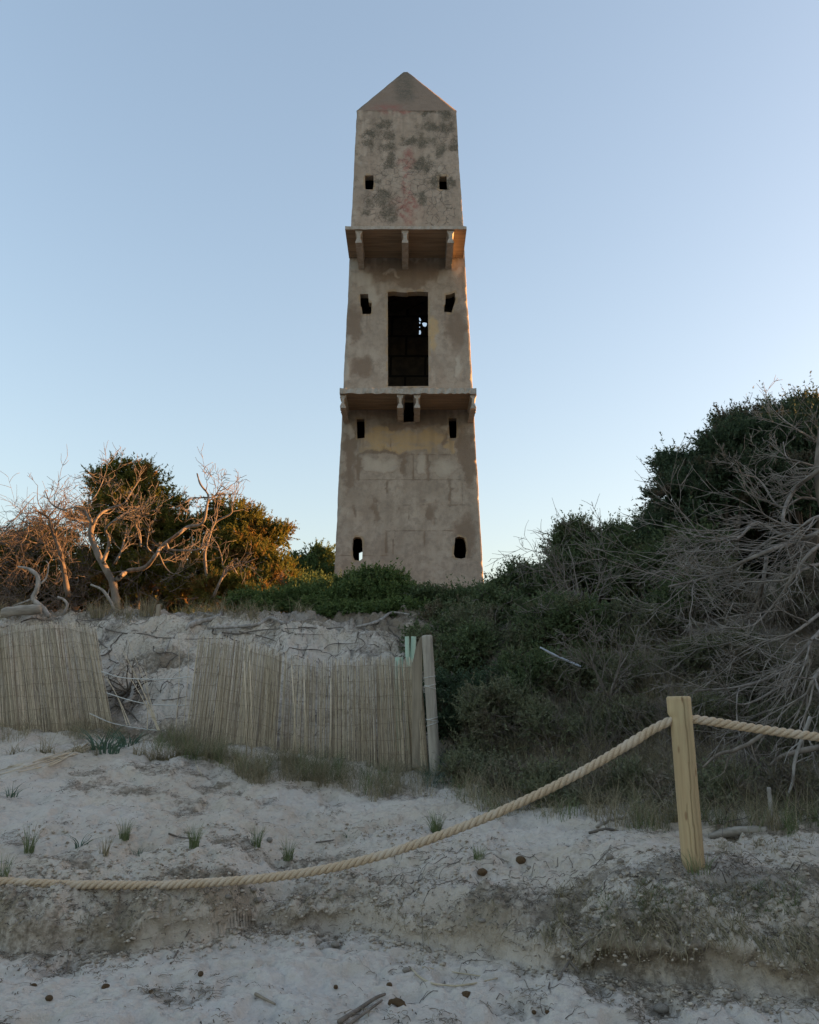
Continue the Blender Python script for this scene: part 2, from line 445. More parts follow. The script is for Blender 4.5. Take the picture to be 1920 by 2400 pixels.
ca = ground_o.data.color_attributes.new('mask', 'FLOAT_COLOR', 'POINT')
ca.data.foreach_set('color', np.stack([dm, np.clip(soil,0,1), np.clip(pale,0,1), np.ones_like(dm)], -1).astype(np.float32).ravel())

# ------------------------------------------------------------------ tower
TZ0, TZ1 = 2.6, None
KF = .032
def on_face(px, py):
    y = 18.0
    for _ in range(8):
        z = P(px, py, y)[2]; y = 18.0 + KF*(z-3.8)
    return P(px, py, y)
zt_ = on_face(951, 258)[2]
# half widths at a list of rows
rows = [1400, 1200, 1040, 959, 800, 640, 520, 400, 258]
def edges(py):
    l = np.interp(py, [258,400,527,604,740,905,985,1110,1260,1350,1400], [836,830,825,818,813,806,798,794,788,785,784])
    r = np.interp(py, [258,400,527,604,740,905,985,1110,1260,1350,1400], [1068.5,1077,1085,1092,1098,1110,1116,1120,1127,1131,1135])
    return l, r
ez, exl, exr = [], [], []
for py in range(258, 1401, 20):
    l, r = edges(py); a = on_face(l, py); b = on_face(r, py); ez.append(a[2]); exl.append(a[0]); exr.append(b[0])
o_ = np.argsort(ez); ez = np.array(ez)[o_]; exl = np.array(exl)[o_]; exr = np.array(exr)[o_]
# straight, tapering shaft (least squares)
pl = np.polyfit(ez, exl, 1); pr = np.polyfit(ez, exr, 1)
def shaft(z):
    xl = np.polyval(pl, z); xr = np.polyval(pr, z); yf_ = 18.0+KF*(z-3.8); w = xr-xl
    return xl, xr, yf_, w
TTOP = zt_
print('tower top', TTOP, shaft(TTOP), 'base', shaft(3.0))
N = 84; Mz = 400
zs = np.linspace(2.4, TTOP, Mz)
ring = []
u = np.linspace(0, 1, N, endpoint=False)
px_ = np.concatenate([u, np.ones(N), 1-u, np.zeros(N)]); py_ = np.concatenate([np.zeros(N), u, np.ones(N), 1-u])
V = np.zeros((Mz, 4*N, 3))
for k, z in enumerate(zs):
    xl, xr, yf_, w = shaft(z)
    V[k,:,0] = xl + px_*w; V[k,:,1] = yf_ + py_*w; V[k,:,2] = z
cx = (V[:,:,0].min(1)+V[:,:,0].max(1))/2; cy = (V[:,:,1].min(1)+V[:,:,1].max(1))/2
per = np.arange(4*N)/N*2.9
PP, ZQ = np.meshgrid(per, zs)
rel = (fbm(PP*1.1, ZQ*1.1, 201, 4)-.5)*.035 + (fbm(PP*9, ZQ*9, 202, 3)-.5)*.005
# corners: distance in index to the nearest corner -> chips
ci = np.arange(4*N) % N; cd = np.minimum(ci, N-ci)/N*2.9
chipn = fbm(ZQ*4.0, PP*0+np.floor(PP/2.9+.5), 210, 4)
chip = np.maximum(0, chipn-.58)*.08*np.exp(-(cd/.04)**2)[None,:] + .008*np.exp(-(cd/.02)**2)[None,:]
low = (ZQ < 11.6)
chip = chip*np.where(low, 1, .35)
dx = V[:,:,0]-cx[:,None]; dy = V[:,:,1]-cy[:,None]
# bring normals: square normals
nxn = np.zeros(4*N); nyn = np.zeros(4*N)
nyn[:N] = -1; nxn[N:2*N] = 1; nyn[2*N:3*N] = 1; nxn[3*N:] = -1
for c, (a, b) in zip((0,N,2*N,3*N), ((-1,-1),(1,-1),(1,1),(-1,1))): nxn[c], nyn[c] = a*.7, b*.7
V[:,:,0] += nxn*rel; V[:,:,1] += nyn*rel
s_ = np.sqrt(dx*dx+dy*dy)
V[:,:,0] -= dx/s_*chip*1.3; V[:,:,1] -= dy/s_*chip*1.3
Vt = V.reshape(-1,3); K4 = 4*N
i = np.arange(Mz-1)[:,None]*K4; j = np.arange(K4)[None,:]; j2 = (j+1)%K4
Ft = np.stack([i+j, i+j2, i+K4+j2, i+K4+j], -1).reshape(-1,4)

def m_tower():
    t = NT('weathered_render'); li, oc, pl_ = t.attr('ma'); rd, br, cr = t.attr('mb')
    pos = t.geo.outputs['Position']
    n1 = t.noise(1.1, 6, .65, pos); n2 = t.noise(7, 6, .7, pos); n3 = t.noise(45, 4, .65, pos); n5 = t.noise(3.0, 4, .6, t.mapping((1.5,1.5,.35), src=pos))
    c = t.mix(t.ramp(n1, .3, .7), (.315,.266,.208), (.42,.362,.290))
    c = t.mix(t.ramp(n5, .42, .72, 0, .5), c, (.25,.198,.150))
    c = t.mix(t.ramp(n2, .42, .66, 0, .65), c, (.235,.195,.155))
    # brown bare render, and wide darker bands below the balconies
    b = t.math('ADD', br, t.math('MULTIPLY', t.math('SUBTRACT', n2, .5), .5))
    c = t.mix(t.ramp(b, .22, .85, 0, .85), c, (.20,.150,.108))
    # light plaster
    p = t.math('ADD', pl_, t.math('MULTIPLY', t.math('SUBTRACT', n2, .5), .6))
    c = t.mix(t.ramp(p, .3, .95, 0, .62), c, (.50,.45,.37))
    # ochre stone
    o = t.math('ADD', oc, t.math('MULTIPLY', t.math('SUBTRACT', n2, .5), .8))
    c = t.mix(t.ramp(o, .3, .85, 0, .75), c, t.mix(t.ramp(n3, .35, .65), (.50,.345,.150), (.42,.325,.205)))
    jo, ri, stn = t.attr('mc')
    c = t.mix(t.math('MULTIPLY', t.ramp(t.math('ADD', ri, t.math('MULTIPLY', t.math('SUBTRACT', n2, .5), .6)), .35, .6), .7), c, (.34,.255,.155))
    c = t.mix(t.math('MULTIPLY', stn, .55), c, (.135,.11,.085))
    c = t.mix(t.ramp(jo, .25, .75, 0, .7), c, (.15,.112,.080))
    # red paint streak
    r = t.math('MULTIPLY', rd, t.ramp(n2, .35, .62))
    c = t.mix(t.math('MULTIPLY', r, .62), c, (.30,.09,.075))
    # crackle
    wv = t.n.new('ShaderNodeVectorMath'); wv.operation = 'ADD'
    nn = t.n.new('ShaderNodeTexNoise'); nn.inputs['Scale'].default_value = 4; t.lk(pos, nn.inputs['Vector'])
    sc = t.n.new('ShaderNodeVectorMath'); sc.operation = 'SCALE'; sc.inputs['Scale'].default_value = .16
    t.lk(nn.outputs['Color'], sc.inputs[0]); t.lk(pos, wv.inputs[0]); t.lk(sc.outputs[0], wv.inputs[1])
    flat = t.mapping((1,.0,1), src=wv.outputs[0])
    vo = t.voro(6.5, 'DISTANCE_TO_EDGE', flat)
    vo2 = t.voro(13, 'DISTANCE_TO_EDGE', flat)
    crk = t.math('MULTIPLY', t.ramp(vo, .012, .05, 1, 0), t.ramp(cr, .2, .6))
    crk2 = t.math('MULTIPLY', t.ramp(vo2, .02, .09, 1, 0), t.ramp(t.math('MULTIPLY', li, n1), .18, .42))
    c = t.mix(t.math('MULTIPLY', crk, t.ramp(n2, .35, .6, .15, .8)), c, (.11,.095,.078))
    # lichen
    l = t.math('ADD', li, t.math('MULTIPLY', t.math('SUBTRACT', n3, .5), 1.3))
    l = t.math('ADD', l, t.math('MULTIPLY', t.math('SUBTRACT', n2, .5), .8))
    c = t.mix(t.ramp(l, .35, .95, 0, .85), c, (.105,.098,.072))
    c = t.mix(t.math('MULTIPLY', crk2, .55), c, (.07,.064,.05))
    h = t.math('SUBTRACT', t.math('ADD', t.math('MULTIPLY', n2, .6), t.math('MULTIPLY', n3, .4)), t.math('MULTIPLY', t.math('MAXIMUM', crk, crk2), .8))
    h = t.math('ADD', h, t.math('MULTIPLY', t.ramp(p, .4, .55), .5))
    h = t.math('SUBTRACT', h, t.math('MULTIPLY', t.ramp(b, .4, .55), .35))
    h = t.math('SUBTRACT', h, t.math('MULTIPLY', t.math('ADD', jo, ri), .6))
    t.bump(h, .55, .03)
    return t.done(c, .95)
M_tow = m_tower()
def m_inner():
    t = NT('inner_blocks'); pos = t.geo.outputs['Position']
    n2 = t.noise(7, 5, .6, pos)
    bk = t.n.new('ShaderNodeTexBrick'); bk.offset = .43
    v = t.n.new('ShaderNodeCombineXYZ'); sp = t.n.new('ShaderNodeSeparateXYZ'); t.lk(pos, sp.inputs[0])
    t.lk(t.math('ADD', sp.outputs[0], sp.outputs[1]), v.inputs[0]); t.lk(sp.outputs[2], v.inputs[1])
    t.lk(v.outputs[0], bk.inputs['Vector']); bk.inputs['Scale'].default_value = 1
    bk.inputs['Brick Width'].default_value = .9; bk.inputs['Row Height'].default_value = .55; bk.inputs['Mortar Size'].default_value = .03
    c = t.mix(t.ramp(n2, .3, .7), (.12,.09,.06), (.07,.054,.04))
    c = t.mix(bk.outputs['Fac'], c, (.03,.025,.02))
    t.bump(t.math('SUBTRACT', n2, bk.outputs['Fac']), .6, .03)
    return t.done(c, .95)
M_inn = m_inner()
def m_conc():
    t = NT('balcony_concrete'); n = t.noise(8, 5, .65); n3 = t.noise(50, 4, .6)
    c = t.mix(t.ramp(n, .3, .7), (.42,.385,.33), (.30,.265,.215))
    c = t.mix(t.ramp(n3, .5, .75, 0, .5), c, (.13,.115,.095)); t.bump(n3, .5, .01); return t.done(c, .9)
M_conc = m_conc()
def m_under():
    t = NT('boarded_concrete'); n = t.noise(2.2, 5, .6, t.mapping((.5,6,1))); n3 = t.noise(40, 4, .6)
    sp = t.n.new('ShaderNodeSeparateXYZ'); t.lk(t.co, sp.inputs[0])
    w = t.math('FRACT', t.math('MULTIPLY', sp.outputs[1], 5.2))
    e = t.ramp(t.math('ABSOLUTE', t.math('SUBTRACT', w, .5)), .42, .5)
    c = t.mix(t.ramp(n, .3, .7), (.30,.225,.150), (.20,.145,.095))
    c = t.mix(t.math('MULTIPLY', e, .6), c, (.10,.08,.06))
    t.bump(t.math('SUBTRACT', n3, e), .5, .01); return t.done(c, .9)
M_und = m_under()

nb = len(Vt)
bm = bmesh.new()
me = bpy.data.meshes.new('wall')
me.from_pydata(Vt.tolist(), [], Ft.tolist()); bm.from_mesh(me)
bm.verts.ensure_lookup_table()
bm.faces.new([bm.verts[k] for k in range(K4)][::-1])
bm.faces.new([bm.verts[(Mz-1)*K4+k] for k in range(K4)])
for f in bm.faces: f.smooth = False; f.material_index = 0
bm.to_mesh(me); bm.free()
me.materials.append(M_tow); me.materials.append(M_inn)
wall = bpy.data.objects.new('wall', me); COL.objects.link(wall)

def zz(z, tab):   # zoom pixel -> photo pixel
    x0, y0, s = tab; return [(x0+a*s, y0+b*s) for a, b in z]
Z1 = (760,150,.2551); Z2 = (760,500,.2551); Z3 = (760,900,.2551)
holes = [
 zz([(375,1022),(452,1020),(455,1100),(448,1150),(378,1150),(374,1095)], Z1),
 zz([(1060,1032),(1125,1030),(1128,1090),(1136,1155),(1060,1153),(1055,1090)], Z1),
 zz([(330,740),(405,740),(409,820),(436,822),(432,920),(420,926),(352,925),(344,862),(333,850)], Z2),
 zz([(1116,748),(1160,740),(1200,724),(1209,790),(1186,862),(1171,910),(1104,905),(1099,848),(1112,838)], Z2),
 zz([(583,722),(640,716),(700,724),(765,728),(768,722),(860,716),(955,722),(958,1200),(960,1587),(585,1588),(584,1100)], Z2),
 zz([(297,320),(370,318),(374,420),(372,495),(303,502)], Z3),
 zz([(1142,313),(1217,313),(1219,420),(1214,496),(1156,497),(1150,450)], Z3),
 zz([(735,96),(825,96),(828,346),(730,350)], Z3),
 zz([(266,1420),(290,1405),(330,1408),(348,1430),(352,1520),(350,1605),(325,1624),(280,1618),(262,1580),(258,1490)], Z3),
 zz([(1205,1412),(1240,1400),(1285,1412),(1300,1450),(1310,1520),(1296,1596),(1260,1605),(1206,1597),(1190,1560),(1196,1500)], Z3),
]
cut = bmesh.new()
def prism(P0, P1, mi=1):
    a = [cut.verts.new(p) for p in P0]; b = [cut.verts.new(p) for p in P1]
    n = len(a); fs = [cut.faces.new(a[::-1]), cut.faces.new(b)]
    for k in range(n): fs.append(cut.faces.new((a[k], a[(k+1)%n], b[(k+1)%n], b[k])))
    for f in fs: f.material_index = mi
for h in holes:
    q = [on_face(*p) for p in h]
    q = q[::-1]
    P0 = [(v[0], v[1]-.3, v[2]) for v in q]; P1 = [(v[0], v[1]+.30, v[2]) for v in q]
    prism(P1, P0, 0)
# chambers
def chamber(za, zb, wt=.22):
    A, B = [], []
    for z, L in ((za, A), (zb, B)):
        xl, xr, yf_, w = shaft(z)
        for (a, b) in ((0,0),(1,0),(1,1),(0,1)):
            L.append((xl+wt+a*(w-2*wt), yf_+wt+b*(w-2*wt), z))
    prism(A, B, 1)
zdoor = on_face(960, 905)[2]; zub = on_face(960, 604)[2]
print('door sill', zdoor, 'upper balcony', zub)
chamber(2.7, zdoor-.28); chamber(zdoor-.06, zub-.1); chamber(zub+.25, TTOP-.25)
# holes in the back wall (daylight seen through the door and the low window)
def backhole(pts, Yb=None):
    c = np.mean(pts, 0); yb = 20.35
    P0 = [P(p[0], p[1], 19.9) for p in pts][::-1]; P1 = [P(p[0], p[1], 21.6) for p in pts][::-1]
    prism(P1, P0, 1)
backhole(zz([(873,958),(882,962),(891,985),(880,992),(874,980)], Z2))
backhole(zz([(874,1000),(883,1000),(883,1014),(875,1014)], Z2))
backhole(zz([(874,1040),(881,1040),(881,1050),(874,1050)], Z2))
backhole(zz([(874,1075),(884,1074),(890,1095),(884,1112),(872,1112)], Z2))
backhole(zz([(900,1010),(915,1002),(943,1008),(942,1028),(930,1042),(910,1036)], Z2))
backhole(zz([(322,1555),(356,1540),(360,1640),(322,1640)], Z3))
bmesh.ops.recalc_face_normals(cut, faces=cut.faces)
cme = bpy.data.meshes.new('cut'); cut.to_mesh(cme); cut.free()
cme.materials.append(M_tow); cme.materials.append(M_inn)
cutter = bpy.data.objects.new('cut', cme); COL.objects.link(cutter)
bpy.context.view_layer.update()
import time; T0 = time.time()
md = wall.modifiers.new('b', 'BOOLEAN'); md.operation = 'DIFFERENCE'; md.object = cutter; md.solver = 'EXACT'; md.use_self = True
dg = bpy.context.evaluated_depsgraph_get()
nm = bpy.data.meshes.new_from_object(wall.evaluated_get(dg), depsgraph=dg)
wall.modifiers.clear(); wall.data = nm; nm.name = 'wall'
bpy.data.objects.remove(cutter); bpy.data.meshes.remove(cme)
print('boolean', time.time()-T0, len(nm.polygons))
# masks on the wall
nv = len(nm.vertices); co = np.zeros(nv*3, np.float32); nm.vertices.foreach_get('co', co); co = co.reshape(-1,3).astype(float)
# back to photo pixels on the front face
def topx(x, y, z):
    zz_ = z-EYE[2]; dep = y*CP + zz_*SP; up = -y*SP + zz_*CP
    return 960+FPX*x/dep, 1200-FPX*up/dep
TX, TY = topx(co[:,0], 18.0+KF*(co[:,2]-3.8), co[:,2])
def blob(cx_, cy_, rx, ry): return np.exp(-(((TX-cx_)/rx)**2+((TY-cy_)/ry)**2)**1.5)
def bl(lst, w=1.0):
    r = np.zeros(nv)
    for a in lst: r = np.maximum(r, blob(*a))
    return r*w
warp = (fbm(TX/18, TY/18, 301, 4)-.5)*30; warp2 = (fbm(TX/18+9, TY/18, 305, 4)-.5)*30
TX0, TY0 = TX, TY; TX = TX+warp; TY = TY+warp2
lich = bl([(950,205,34,26),(1050,270,26,20),(900,290,30,18),(1065,340,18,20),(870,315,26,20),(1040,440,26,14),(960,330,30,16),(860,500,16,16),(910,315,26,20),(905,345,30,20),(860,340,24,16),(915,375,20,22),(1010,300,44,16),(1040,300,30,16),(1000,330,40,18),(1035,350,20,25),
           (990,385,40,26),(1020,420,24,22),(945,205,20,28),(935,235,34,18),(985,225,20,26),(960,182,22,16),(885,420,14,16),
           (900,460,36,26),(915,500,28,30),(868,470,14,18),(1055,425,12,10),(985,465,16,30),(1010,260,40,8)], .85)
crck = bl([(900,470,50,60),(1000,430,60,60),(930,400,60,40),(1030,500,40,30),(1040,310,30,20)])
och  = bl([(880,1030,40,18),(950,1028,45,18),(1010,1030,40,20),(935,1050,100,10),(1060,1045,14,14),(1010,770,16,30),(1015,800,16,30),(900,1010,40,8),(900,530,.1,.1)], .95)
# exposed blocks with lighter faces in the lower shaft
plas = bl([(850,655,30,26),(870,690,22,30),(840,620,28,16),(1040,650,18,20),(1065,640,22,16),(920,640,20,6),(1075,860,14,34),(808,870,14,34),
           (895,1095,50,18),(860,1085,20,20),(990,1090,20,26),(1040,1095,34,26),(815,1010,12,18),(1050,1000,20,10)], .95)
brn  = bl([(960,965,140,34),(815,1080,14,90),(1100,1080,22,80),(955,640,130,26),(1070,770,26,60),(830,760,20,50),(850,860,30,26),(1090,1260,30,60),(960,975,110,20),(940,1000,60,14),(1000,985,60,20),(945,1070,16,14),(950,1095,8,24),(842,1090,9,24),(1004,1090,8,30),(1045,1030,8,24),(1088,1050,20,60),
           (960,660,50,18),(900,1060,60,8),(820,1050,20,60),(958,625,130,20),(905,1140,5,14),(1055,1150,6,30),(920,1270,4,30),(1010,1200,20,30),(880,1200,10,30)], .9)
red  = bl([(955,375,12,34),(952,410,8,20),(958,470,14,30),(945,260,24,6),(955,440,10,20),(920,255,40,5),(950,490,30,30)])
TX, TY = TX0, TY0
def setc(name, a, b, c):
    at = nm.color_attributes.new(name, 'FLOAT_COLOR', 'POINT')
    at.data.foreach_set('color', np.stack([a,b,c,np.ones(nv)],-1).astype(np.float32).ravel())
seg = []
for (xa, ya, xb, yb, th) in [(310,640,1280,655,7),(250,885,1250,880,5),(240,1115,1340,1118,5),(560,1350,1300,1352,6),(120,1580,1300,1585,6),(610,500,612,640,9),(312,650,310,880,14),(818,650,815,880,8),(950,655,955,885,12),(595,890,600,1000,10),(1155,890,1158,1125,10),(780,1120,778,1240,8),(1000,1140,1010,1290,14),(270,1130,290,1220,14),(572,1360,570,1550,14),(920,1360,925,1500,12),(1260,920,1265,1120,8),(690,1130,660,1200,14)]:
    ax0, ay0, bx0, by0 = 760+.2551*xa, 900+.2551*ya, 760+.2551*xb, 900+.2551*yb
    dx1, dy1 = bx0-ax0, by0-ay0; tq = np.clip(((TX+warp*.12-ax0)*dx1+(TY+warp2*.12-ay0)*dy1)/(dx1*dx1+dy1*dy1), 0, 1)
    dd_ = np.hypot(TX+warp*.12-ax0-tq*dx1, TY+warp2*.12-ay0-tq*dy1); brn = np.maximum(brn, np.exp(-(dd_/(th*.2551*1.2))**2)*(.35+.7*fbm(TX/30, TY/30, 333, 2)))
lich = np.maximum(lich, sst(540-TY, -8, 8)*(.16+.30*sst(fbm(TX/11, TY/11, 350, 4), .42, .66))*np.where(np.abs(TX-952) < 14, .4, 1))
lich = lich*np.where(TY < 545, 1, .9)
joint = np.zeros(nv)
for (xa, ya, xb, yb, th) in seg:
    ax0, ay0, bx0, by0 = 760+.2551*xa, 900+.2551*ya, 760+.2551*xb, 900+.2551*yb
    dx1, dy1 = bx0-ax0, by0-ay0; tq = np.clip(((TX+warp*.14-ax0)*dx1+(TY+warp2*.14-ay0)*dy1)/(dx1*dx1+dy1*dy1), 0, 1)
    dd_ = np.hypot(TX+warp*.14-ax0-tq*dx1, TY+warp2*.14-ay0-tq*dy1); joint = np.maximum(joint, np.exp(-(dd_/(1.3+th*.10))**2)*sst(fbm(TX/16, TY/16, 334, 2), .25, .6))
rim = np.zeros(nv)
for h in holes:
    hp = np.array(h); dm_ = np.full(nv, 1e9)
    for (xa, ya), (xb, yb) in zip(hp, np.roll(hp, -1, 0)):
        dx1, dy1 = xb-xa, yb-ya; tq = np.clip(((TX-xa)*dx1+(TY-ya)*dy1)/(dx1*dx1+dy1*dy1+1e-9), 0, 1)
        dm_ = np.minimum(dm_, np.hypot(TX-xa-tq*dx1, TY-ya-tq*dy1))
    rim = np.maximum(rim, np.exp(-(dm_/(3.5+4*fbm(TX/9, TY/9, 335, 2)))**2)*sst(fbm(TX/12, TY/12, 336, 2), .3, .6))
streak = np.zeros(nv)
for y0_ in (540.0, 604.0, 925.0, 959.0, 250.0):
    dd_ = TY-y0_; ln = 22+55*vn(TX/7, TX*0, int(y0_)); streak = np.maximum(streak, np.where(dd_ > -2, np.exp(-np.maximum(dd_,0)/ln), 0)*sst(vn(TX/5, TY/60, int(y0_)+3), .25, .75))
for (wx0, wx1, wy) in ((857,876,444),(1030,1049,444),(848,870,735),(1041,1068,731),(836,855,1027),(1052,1070,1027),(829,850,1311),(1066,1090,1308),(910,1005,905)):
    dd_ = TY-wy; ins = sst(TX, wx0-3, wx0+3)*(1-sst(TX, wx1-3, wx1+3)); streak = np.maximum(streak, np.where(dd_ > 0, np.exp(-dd_/26.), 0)*ins*sst(vn(TX/4, TY/50, 77), .2, .8))
setc('mc', joint, rim, streak)
setc('ma', lich*.95, och, plas); setc('mb', red, brn, crck)

tower = empty('tower', ((shaft(3)[0]+shaft(3)[1])/2, 19.5, 2.9))
tag(tower, 'tall tapering weathered masonry tower with pointed top and two ruined balconies, rising behind the dune', 'tower')
child(tower, wall)
# pyramid roof
def pyramid():
    xl, xr, yf_, w = shaft(TTOP); ap = P(951, 172, yf_+w/2)
    n = 30; m = 40
    uu = np.linspace(0,1,n,endpoint=False)
    a = np.concatenate([uu, np.ones(n), 1-uu, np.zeros(n)]); b = np.concatenate([np.zeros(n), uu, np.ones(n), 1-uu])
    VV = []
    for k in range(m+1):
        t = k/m; f = 1-t*.955
        cxx = (xl+xr)/2*(1-t)+ap[0]*t; cyy = yf_+w/2
        z = TTOP-.02+(ap[2]-TTOP+.02)*t
        x = cxx + (a-.5)*(w+.012)*f; y = cyy + (b-.5)*(w+.012)*f
        nn = (fbm(a*7+b*3, np.full(4*n, t*9.), 401, 3)-.5)*.03*(1-.5*t)
        VV.append(np.stack([x, y, z+nn], -1))
    VV = np.concatenate(VV); k4 = 4*n
    i = np.arange(m)[:,None]*k4; j = np.arange(k4)[None,:]; j2 = (j+1)%k4
    FF = np.stack([i+j, i+j2, i+k4+j2, i+k4+j], -1).reshape(-1,4)
    top = VV[-k4:].mean(0); VV = np.concatenate([VV, [top+[0,0,.02]]]); L = len(VV)-1
    q = np.array([[m*k4+s, m*k4+s+1, m*k4+(s+2)%k4, L] for s in range(0, k4, 2)])
    o = mesh_np('roof', VV, np.concatenate([FF, q]), M_tow, smooth=False)
    me = o.data; n_ = len(VV)
    ang = VV[:,0]; tx, ty = topx(VV[:,0], VV[:,1], VV[:,2])
    l = np.clip(np.exp(-((tx-950+.0*ty)/30)**2)*.9 + .25, 0, 1)*np.clip((262-ty)/30, .2, 1)*.8
    for name, cols in (('mc', (l*0, l*0, l*0+.25)), ('ma', (l*.85, l*0+.12, l*0)), ('mb', (np.exp(-((ty-252)/7)**2)*np.clip((tx-860)/30,0,1)*np.clip((960-tx)/30,0,1)*.8, l*0+.85, l*0+.3))):
        at = me.color_attributes.new(name, 'FLOAT_COLOR', 'POINT')
        at.data.foreach_set('color', np.stack([*cols, np.ones(n_)],-1).astype(np.float32).ravel())
    return o
child(tower, pyramid())

def box_bm(bm_, x0, x1, y0, y1, z0, z1, mi=0, mtop=None):
    v = [bm_.verts.new(p) for p in ((x0,y0,z0),(x1,y0,z0),(x1,y1,z0),(x0,y1,z0),(x0,y0,z1),(x1,y0,z1),(x1,y1,z1),(x0,y1,z1))]
    fs = [(3,2,1,0),(4,5,6,7),(0,1,5,4),(1,2,6,5),(2,3,7,6),(3,0,4,7)]
    for k, f in enumerate(fs):
        g = bm_.faces.new([v[i] for i in f]); g.material_index = mi if k else (mtop if mtop is not None else mi)
def finish(bm_, name, mats, parent=None, bevel=0, subdiv=0, jit=0, seed=0):
    if bevel: bmesh.ops.bevel(bm_, geom=[e for e in bm_.edges], offset=bevel, segments=1, affect='EDGES', clamp_overlap=True)
    if subdiv: 
        for _ in range(subdiv): bmesh.ops.subdivide_edges(bm_, edges=[e for e in bm_.edges if e.calc_length() > .05], cuts=1, use_grid_fill=True)
    if jit:
        rg = random.Random(seed)
        for v in bm_.verts: v.co += Vector((rg.uniform(-jit,jit), rg.uniform(-jit,jit), rg.uniform(-jit,jit)))
    me = bpy.data.meshes.new(name); bm_.to_mesh(me); bm_.free()
    for m in (mats if isinstance(mats, (list,tuple)) else [mats]): me.materials.append(m)
    o = bpy.data.objects.new(name, me); COL.objects.link(o)
    if parent is not None: child(parent, o) if parent.type == 'EMPTY' else None
    return o
def beam(x0, x1, yf0, yw, z0, z1, parent, seed, broken=False, web=.42):
    """I-section cantilever beam from wall out to the edge"""
    w = x1-x0; c = (x0+x1)/2; hw = w/2; ww = hw*web; H = z1-z0
    pf = [(-hw,0),(-hw,.10*H),(-hw*.8,.22*H),(-ww,.34*H),(-ww,.68*H),(-hw*.85,.80*H),(-hw*1.1,.88*H),(-hw*1.1,H),(hw*1.1,H),(hw*1.1,.88*H),(hw*.85,.80*H),(ww,.68*H),(ww,.34*H),(hw*.8,.22*H),(hw,.10*H),(hw,0)]
    bm_ = bmesh.new(); rg = random.Random(seed); rings = []
    ny_ = 14
    for k in range(ny_+1):
        y = yf0+(yw-yf0)*k/ny_
        r_ = []
        for (a, b) in pf:
            j = .004 if not broken else (.010 if k < 5 else .005)
            r_.append(bm_.verts.new((c+a+rg.uniform(-j,j), y+(rg.uniform(-.02,.02) if k==0 and broken else rg.uniform(-.004,.004)), z0+b+rg.uniform(-j,j))))
        rings.append(r_)
    n = len(pf)
    for k in range(ny_):
        for i in range(n): bm_.faces.new((rings[k][i], rings[k+1][i], rings[k+1][(i+1)%n], rings[k][(i+1)%n]))
    bm_.faces.new(rings[0]); bm_.faces.new(rings[-1][::-1])
    bmesh.ops.recalc_face_normals(bm_, faces=bm_.faces)
    return finish(bm_, 'bracket', M_conc)
def slab_mesh(x0, x1, yf0, yw, z0, z1, hole=None, rough=.004, seed=0, nx_=60):
    bm_ = bmesh.new(); rg = random.Random(seed)
    def gridbox(xa, xb, ya, yb):
        nx2 = max(2, int((xb-xa)/.06)); ny2 = max(1, int((yb-ya)/.07)); 
        vt = {}
        for s, z in ((0, z0), (1, z1)):
            for i in range(nx2+1):
                for j in range(ny2+1):
                    edge = (j == 0)
                    q = rough*(1.8 if edge else .4)
                    vt[s,i,j] = bm_.verts.new((xa+(xb-xa)*i/nx2, ya+(yb-ya)*j/ny2+(rg.uniform(-q,q) if edge else 0), z+rg.uniform(-q,q)*.8))
        for i in range(nx2):
            for j in range(ny2):
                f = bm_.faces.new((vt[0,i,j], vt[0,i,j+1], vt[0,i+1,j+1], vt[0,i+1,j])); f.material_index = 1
                bm_.faces.new((vt[1,i,j], vt[1,i+1,j], vt[1,i+1,j+1], vt[1,i,j+1]))
        for i in range(nx2):
            bm_.faces.new((vt[0,i,0], vt[0,i+1,0], vt[1,i+1,0], vt[1,i,0])); bm_.faces.new((vt[0,i+1,ny2], vt[0,i,ny2], vt[1,i,ny2], vt[1,i+1,ny2]))
        for j in range(ny2):
            bm_.faces.new((vt[0,0,j+1], vt[0,0,j], vt[1,0,j], vt[1,0,j+1])); bm_.faces.new((vt[0,nx2,j], vt[0,nx2,j+1], vt[1,nx2,j+1], vt[1,nx2,j]))
    if hole is None: gridbox(x0, x1, yf0, yw)
    else:
        hx0, hx1, hy = hole
        gridbox(x0, hx0, yf0, yw); gridbox(hx1, x1, yf0, yw); gridbox(hx0, hx1, yf0, hy)
    bmesh.ops.remove_doubles(bm_, verts=bm_.verts, dist=.002)
    return finish(bm_, 'slab', [M_conc, M_und])
def sub(par, o, name=None):
    """parent o (world coords mesh) to a mesh part that is itself already localised to the tower"""
    o.data.transform(Matrix.Translation(-tower.location)); o.parent = par; return o
def balcony(zb, yfr, xl, xr, thick, beams, hole, seed, label, sub_rough):
    xw0, xw1, yw, w = shaft(zb)
    s = slab_mesh(xl, xr, yfr, yw+.03, zb, zb+thick, hole, sub_rough, seed)
    s.name = 'balcony'; child(tower, s); s['label'] = label
    for k, (a, b, br_) in enumerate(beams):
        o = beam(a, b, yfr+.05+(.02 if br_ else 0), yw+.04, zb-.30, zb-.003, None, seed*10+k, br_, .42 if thick > .1 else .55)
        sub(s, o)
    return s
